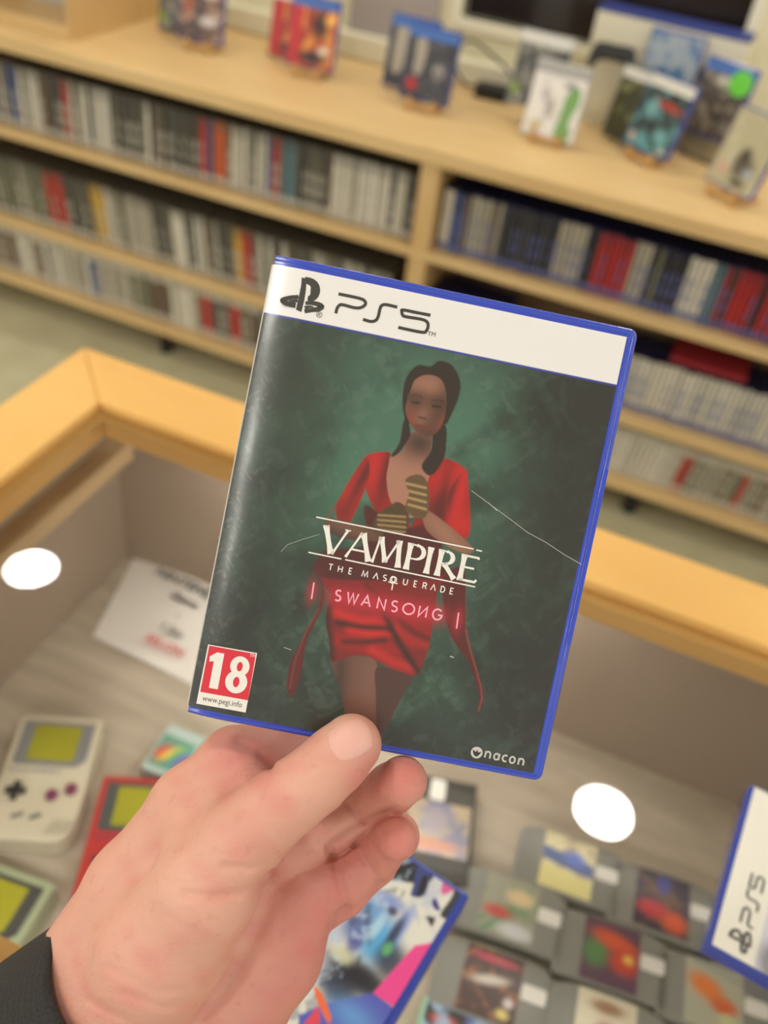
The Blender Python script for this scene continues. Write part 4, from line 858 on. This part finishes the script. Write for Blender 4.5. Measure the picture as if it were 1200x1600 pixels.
# scratches in the clear film
scm = mat('scratch', (190, 192, 186), .4)
for pl, wd_ in ((((735, 766), (762, 786), (800, 814), (822, 831), (850, 846), (880, 866), (906, 881)), .20), (((437, 861), (447, 850), (470, 842), (497, 834)), .14), (((760, 784), (775, 797)), .3), (((440, 1010), (452, 1014)), .2), (((700, 1024), (706, 1026)), .4)):
    sc_ = MB(); sc_.strip(M2([art(*q) for q in pl]), wd_*mm, ZT+.00012); sc_.build('film_scratch', scm, held)

# ------------------------------------------------------------------ the hand (millimetres in the holder's frame: right, down, forward)
HS = 1.058
def pt(px, py, z):
    z = z*HS; return np.array([(px-600)/FPX*z, (py-800)/FPX*z, z])
VX = .80
lo = np.array([-158., 62., 287.])*HS; hi = np.array([26., 256., 402.])*HS
gx, gy, gz = [np.arange(lo[i], hi[i], VX, dtype=np.float32) for i in range(3)]
G = np.stack(np.meshgrid(gx, gy, gz, indexing='ij'), -1)
def rcone(P, a, b, ra, rb, sq=None):
    a = a.astype(np.float32); b = b.astype(np.float32); ab = b-a; L2 = ab@ab
    ap = P-a; tt = np.clip((ap@ab)/L2, 0, 1)
    d = ap-tt[..., None]*ab
    return np.sqrt((d*d).sum(-1))-(ra+(rb-ra)*tt)*HS
def smin(a, b, k): h = np.clip(.5+.5*(b-a)/k, 0, 1); return b+(a-b)*h-k*h*(1-h)
def chain(P, pts, k=3.0):
    d = None
    for (p, r), (q, s_) in zip(pts[:-1], pts[1:]):
        e = rcone(P, p, q, r, s_); d = e if d is None else smin(d, e, k)
    return d
CHAINS = dict(
 thumb=[(pt(372, 1318, 306), 14.8), (pt(415, 1276, 303), 12.8), (pt(455, 1245, 301.5), 11.9), (pt(492, 1218, 301), 11.2), (pt(524, 1188, 302), 10.8), (pt(549, 1163, 303), 10.2)],
 index=[(pt(368, 1190, 333), 12.5), (pt(452, 1168, 341), 9.6), (pt(540, 1120, 340), 8.6), (pt(590, 1085, 337), 7.6)],
 middle=[(pt(440, 1330, 344), 12), (pt(520, 1292, 349), 9.3), (pt(570, 1258, 346), 9.0), (pt(612, 1232, 332), 9.0), (pt(629, 1220, 316), 8.7)],
 ring=[(pt(470, 1385, 344), 12), (pt(540, 1374, 349), 9.4), (pt(590, 1335, 347), 8.8), (pt(618, 1306, 336), 8.4), (pt(621, 1310, 321), 7.2)],
 little=[(pt(462, 1440, 350), 10.5), (pt(540, 1398, 360), 8.0), (pt(590, 1352, 362), 7.2), (pt(606, 1320, 352), 6.6), (pt(608, 1318, 345), 6.0)])
def hand_sdf(P):
    d = {k: chain(P, v) for k, v in CHAINS.items()}
    palm = chain(P, [(pt(368, 1190, 333), 12.6), (pt(300, 1262, 336), 15), (pt(215, 1390, 342), 19), (pt(150, 1520, 350), 25)], 6)       # index side
    p2 = chain(P, [(pt(400, 1280, 342), 13), (pt(330, 1400, 346), 20), (pt(230, 1560, 352), 27), (pt(120, 1640, 360), 28)], 6)
    p3 = chain(P, [(pt(478, 1405, 347), 13), (pt(430, 1490, 347), 17.5), (pt(358, 1585, 350), 20.5), (pt(270, 1640, 354), 25), (pt(170, 1640, 357), 28)], 6)          # little finger side
    p4 = chain(P, [(pt(440, 1320, 346), 11.5), (pt(390, 1440, 346), 18), (pt(300, 1600, 352), 24)], 6)
    palm = smin(smin(palm, p2, 9), smin(p3, p4, 9), 8)
    then = chain(P, [(pt(372, 1318, 306), 14.5), (pt(325, 1385, 310), 18), (pt(255, 1480, 322), 22.5), (pt(190, 1570, 338), 24)], 7)
    web = chain(P, [(pt(400, 1235, 318), 8.5), (pt(330, 1290, 324), 15)], 5)
    fore = chain(P, [(pt(190, 1560, 345), 28), (pt(40, 1690, 372), 30), (pt(-60, 1780, 392), 31)], 8)
    body = smin(palm, fore, 12)
    body = smin(body, then, 7); body = smin(body, web, 9)
    body = smin(body, d['thumb'], 3.2); body = smin(body, d['index'], 4)
    body = smin(body, chain(P, [(pt(450, 1345, 353), 12), (pt(520, 1325, 357), 10.5), (pt(580, 1290, 357), 8.5)]), 3)
    fing = smin(d['middle'], smin(d['ring'], d['little'], .8), .9)
    body = smin(body, fing, 2.0)
    # skin folds: shallow grooves along lines seen on the near side
    u = P[..., 0]/P[..., 2]*FPX+600; v = P[..., 1]/P[..., 2]*FPX+800
    near = P[..., 2] < 372*HS
    for pl, dep, wd_ in FOLDS:
        m = np.full(u.shape, 1e9, np.float32)
        for a, b in zip(pl[:-1], pl[1:]):
            ex, ey = b[0]-a[0], b[1]-a[1]; wx, wy = u-a[0], v-a[1]; tt = np.clip((wx*ex+wy*ey)/(ex*ex+ey*ey), 0, 1)
            m = np.minimum(m, (wx-ex*tt)**2+(wy-ey*tt)**2)
        body = body+dep*np.exp(-m/(wd_*wd_))*near
    return body
c8 = lambda *p: [(x*.5833, 1050+y*.5833) for x, y in p]
cf = lambda *p: [(420+x/4, 1100+y/4) for x, y in p]
FOLDS = [(c8((722, 540), (690, 572), (640, 592), (570, 602), (495, 594)), 1.35, 7.5), (c8((718, 512), (670, 524), (600, 522)), 1.0, 7), (c8((640, 300), (600, 320)), .4, 6), (c8((560, 560), (500, 570), (440, 560)), .35, 6),
         (c8((728, 560), (715, 620), (690, 700), (640, 800), (580, 880), (530, 943)), 1.8, 17), (cf((70, 395), (130, 440), (135, 500)), .45, 4), (cf((130, 370), (185, 430), (180, 500)), .5, 4), (cf((200, 370), (240, 430), (235, 500)), .45, 4), (cf((265, 395), (290, 450), (340, 480)), .35, 4), (cf((110, 520), (200, 540), (330, 500)), .25, 5),
         (cf((500, 630), (560, 700), (590, 735)), 1.2, 6), (cf((555, 890), (595, 970), (690, 1100)), 1.3, 6.5), ([(512, 1322), (545, 1300), (575, 1280), (612, 1264)], 1.5, 6), (cf((385, 920), (420, 1010), (455, 1150), (490, 1290)), 1.6, 8), (c8((640, 190), (690, 215), (725, 255)), 1.7, 8), (c8((330, 860), (450, 900), (540, 870)), .7, 9), (c8((290, 790), (420, 860), (500, 850)), .5, 8), (c8((240, 880), (330, 930)), .6, 8), (c8((420, 640), (520, 700)), .3, 8)]
vals = np.empty(G.shape[:3], np.float32)
for i0 in range(0, G.shape[0], 24): vals[i0:i0+24] = hand_sdf(G[i0:i0+24])
def surface_nets(V, gx, gy, gz):
    s_ = V < 0; nx, ny, nz = V.shape
    acc = np.zeros((nx-1, ny-1, nz-1, 3), np.float32); cn_ = np.zeros((nx-1, ny-1, nz-1), np.float32)
    off = [(i, j, k) for i in (0, 1) for j in (0, 1) for k in (0, 1)]
    cut = lambda A_, o: A_[o[0]:nx-1+o[0], o[1]:ny-1+o[1], o[2]:nz-1+o[2]]
    for a in off:
        for ax in range(3):
            if a[ax]: continue
            b = list(a); b[ax] = 1; va, vb = cut(V, a), cut(V, b); m = (va < 0) != (vb < 0)
            tt = np.where(m, va/np.where(m, va-vb, 1), 0)
            for c in range(3):
                acc[..., c] += np.where(m, a[c]+(tt if c == ax else 0), 0)
            cn_ += m
    act = cn_ > 0; idx = np.full(act.shape, -1, np.int64); idx[act] = np.arange(act.sum())
    ijk = np.argwhere(act); P = (ijk+acc[act]/cn_[act][:, None])
    st = np.array([gx[1]-gx[0]]*3); co = P*st+np.array([gx[0], gy[0], gz[0]])
    F = []
    for ax in range(3):
        sl0 = [slice(None)]*3; sl1 = [slice(None)]*3; sl0[ax] = slice(0, -1); sl1[ax] = slice(1, None)
        A0, A1 = s_[tuple(sl0)], s_[tuple(sl1)]; e = np.argwhere(A0 != A1)
        u_, w_ = [(1, 2), (2, 0), (0, 1)][ax]
        e = e[(e[:, u_] > 0) & (e[:, w_] > 0) & (e[:, u_] < V.shape[u_]-1) & (e[:, w_] < V.shape[w_]-1)]
        ins = A0[e[:, 0], e[:, 1], e[:, 2]]
        def at(du, dw): q = e.copy(); q[:, u_] -= du; q[:, w_] -= dw; return idx[q[:, 0], q[:, 1], q[:, 2]]
        f = np.stack([at(1, 1), at(0, 1), at(0, 0), at(1, 0)], -1); f[~ins] = f[~ins][:, ::-1]; F.append(f)
    return co, np.concatenate(F)
co, F = surface_nets(vals, gx, gy, gz)
Wc = camw(co)
ho = camw(pt(200, 1560, 345))
me = grid_mesh('hand', Wc-ho, F[:, ::-1])
# skin tone: redder at finger pads and knuckle side, paler on the ball of the thumb
base = lin((220, 164, 146)); red = lin((212, 118, 114)); pale = lin((228, 180, 160)); deep = lin((200, 122, 116))
Cc = np.tile(base, (len(co), 1))
def wmix(c, wgt): global Cc; Cc = Cc*(1-wgt[:, None])+c*wgt[:, None]
def near_(p, r): return np.exp(-((co-p)**2).sum(1)/(r*r))
uu = co[:, 0]/co[:, 2]*FPX+600; vv = co[:, 1]/co[:, 2]*FPX+800
def nearpx(x, y, r): return np.exp(-((uu-x)**2+(vv-y)**2)/(r*r))
wmix(deep, .75*np.clip((uu-(.55*(1750-vv)+235))/90, 0, 1)*np.clip((vv-1290)/60, 0, 1)*.8)
wmix(red, .75*nearpx(620, 1310, 34)+0*uu); wmix(red, .65*nearpx(632, 1215, 42)); wmix(red, .5*nearpx(385, 1175, 60)); wmix(red, .45*nearpx(572, 1215, 34)); wmix(red, .4*nearpx(470, 1430, 70))
wmix(pale, .45*nearpx(530, 1140, 30)); wmix(pale, .5*nearpx(290, 1400, 110)); wmix(pale, .4*nearpx(480, 1230, 50))
nz_ = sum(np.sin(co@np.array(k)+p)*a for k, p, a in (((.21, .13, .17), 1, 1), ((-.17, .29, .11), 2, .8), ((.41, -.33, .2), 0, .5), ((.12, .5, -.4), 3, .5)))
wmix(red, np.clip(nz_*.12+.06, 0, .34))
at = me.color_attributes.new('Col', 'FLOAT_COLOR', 'POINT'); rg = np.ones((len(co), 4), np.float32); rg[:, :3] = Cc; at.data.foreach_set('color', rg.ravel()); me.shade_smooth()
skin = mat('skin', (210, 160, 135), .46); n, l, b = nodes(skin); a = n.new('ShaderNodeVertexColor'); a.layer_name = 'Col'
tc = n.new('ShaderNodeTexCoord'); nz = n.new('ShaderNodeTexNoise'); nz.inputs['Scale'].default_value = 380; nz.inputs['Detail'].default_value = 6; nz.inputs['Roughness'].default_value = .62
nf = n.new('ShaderNodeTexNoise'); nf.inputs['Scale'].default_value = 190; nf.inputs['Detail'].default_value = 2
mr = n.new('ShaderNodeMapRange'); mr.inputs[1].default_value = .60; mr.inputs[2].default_value = .72; mr.inputs[4].default_value = .13
mx = n.new('ShaderNodeMix'); mx.data_type = 'RGBA'; mx.inputs[7].default_value = (*lin((176, 100, 80)), 1)
l.new(tc.outputs['Object'], nz.inputs['Vector']); l.new(tc.outputs['Object'], nf.inputs['Vector']); l.new(nf.outputs[0], mr.inputs[0]); l.new(mr.outputs[0], mx.inputs[0])
l.new(a.outputs[0], mx.inputs[6]); l.new(mx.outputs[2], b.inputs['Base Color'])
bp = n.new('ShaderNodeBump'); bp.inputs['Strength'].default_value = .5; bp.inputs['Distance'].default_value = .0008
l.new(nz.outputs[0], bp.inputs['Height']); l.new(bp.outputs[0], b.inputs['Normal'])
b.inputs['Subsurface Weight'].default_value = .22; b.inputs['Subsurface Radius'].default_value = (.004, .0015, .0009); b.inputs['Subsurface Scale'].default_value = 1
me.materials.append(skin)
hand = obj('hand', me); hand.location = ho; tag(hand, 'left hand of the holder, pinching the blue edged case between thumb and fingers', 'hand')
# thumbnail laid on the surface
def surf_z(x_px, y_px, z0=302, z1=332):
    zs = np.arange(z0, z1, .2, dtype=np.float32); P = np.stack([(x_px-600)/FPX*zs, (y_px-800)/FPX*zs, zs], -1)
    dv = hand_sdf(P); k = np.argmax(dv < 0); return zs[k]-.2*dv[k]/(dv[k]-dv[k-1]+1e-6) if k > 0 else zs[-1]
nc = np.array([547.0, 1156.0]); ax = np.array([.90, -.43]); ax /= np.linalg.norm(ax); ay = np.array([-ax[1], ax[0]])
nu, nv = 18, 16; vs = []; fs = []
for i in range(nu+1):
    for j in range(nv+1):
        a = -1+2*i/nu; b_2 = -1+2*j/nv
        # square to rounded nail outline
        x_ = a*math.sqrt(1-b_2*b_2/2.6); y_ = b_2*math.sqrt(1-a*a/2.6)
        q = nc+ax*x_*34+ay*y_*31; edge = max(abs(a), abs(b_2)); z_ = surf_z(q[0], q[1])
        z_ -= .45*(1-edge**6)-.25*(edge > .99)
        if a > .8: z_ -= .25*(a-.8)/.2
        vs.append(camw(pt(q[0], q[1], z_/HS))-ho)
for i in range(nu):
    for j in range(nv): k = i*(nv+1)+j; fs.append((k, k+1, k+nv+2, k+nv+1))
nm = MB(); nm.add([tuple(v) for v in vs], fs)
nail = nm.build('thumbnail', mat('nail', (230, 178, 166), .48, coat=.0, Subsurface_Weight=.1, Subsurface_Radius=(.003, .001, .001)), hand, True)
nail['label'] = 'smooth pale pink nail of the thumb'
# dark sleeve around the wrist
def sleeve_sdf(P):
    A0, A1 = pt(196, 1560, 345), pt(-70, 1735, 392)
    o_ = rcone(P, A0, A1, 38.5, 41); dirn = (A1-A0)/np.linalg.norm(A1-A0); h = (P-A0)@dirn.astype(np.float32)
    rid = .25*np.sin(h*1.6); d = np.maximum(o_+rid*.4, -(rcone(P, A0, A1, 35.0, 37.5)))
    cutp = SLEEVE_CUT-(h+.42*(P[..., 1]-np.float32(A0[1])))
    return -smin(-d, -cutp, 3.0)
SLEEVE_CUT = -15.0
lo2 = np.array([-235., 120., 300.]); gx2, gy2, gz2 = [np.arange(lo2[i], h_, 1.1, dtype=np.float32) for i, h_ in enumerate((-40., 310., 475.))]
G2 = np.stack(np.meshgrid(gx2, gy2, gz2, indexing='ij'), -1)
co2, F2 = surface_nets(sleeve_sdf(G2), gx2, gy2, gz2)
me2 = grid_mesh('sleeve', camw(co2)-ho, F2[:, ::-1]); me2.shade_smooth()
slm = noise_mix(mat('charcoal_knit', (52, 50, 50), .9), (38, 37, 38), 900, bump=.8, bscale=1400); me2.materials.append(slm)
sv = obj('sleeve', me2, hand); sv['label'] = 'charcoal knitted sleeve cuff'
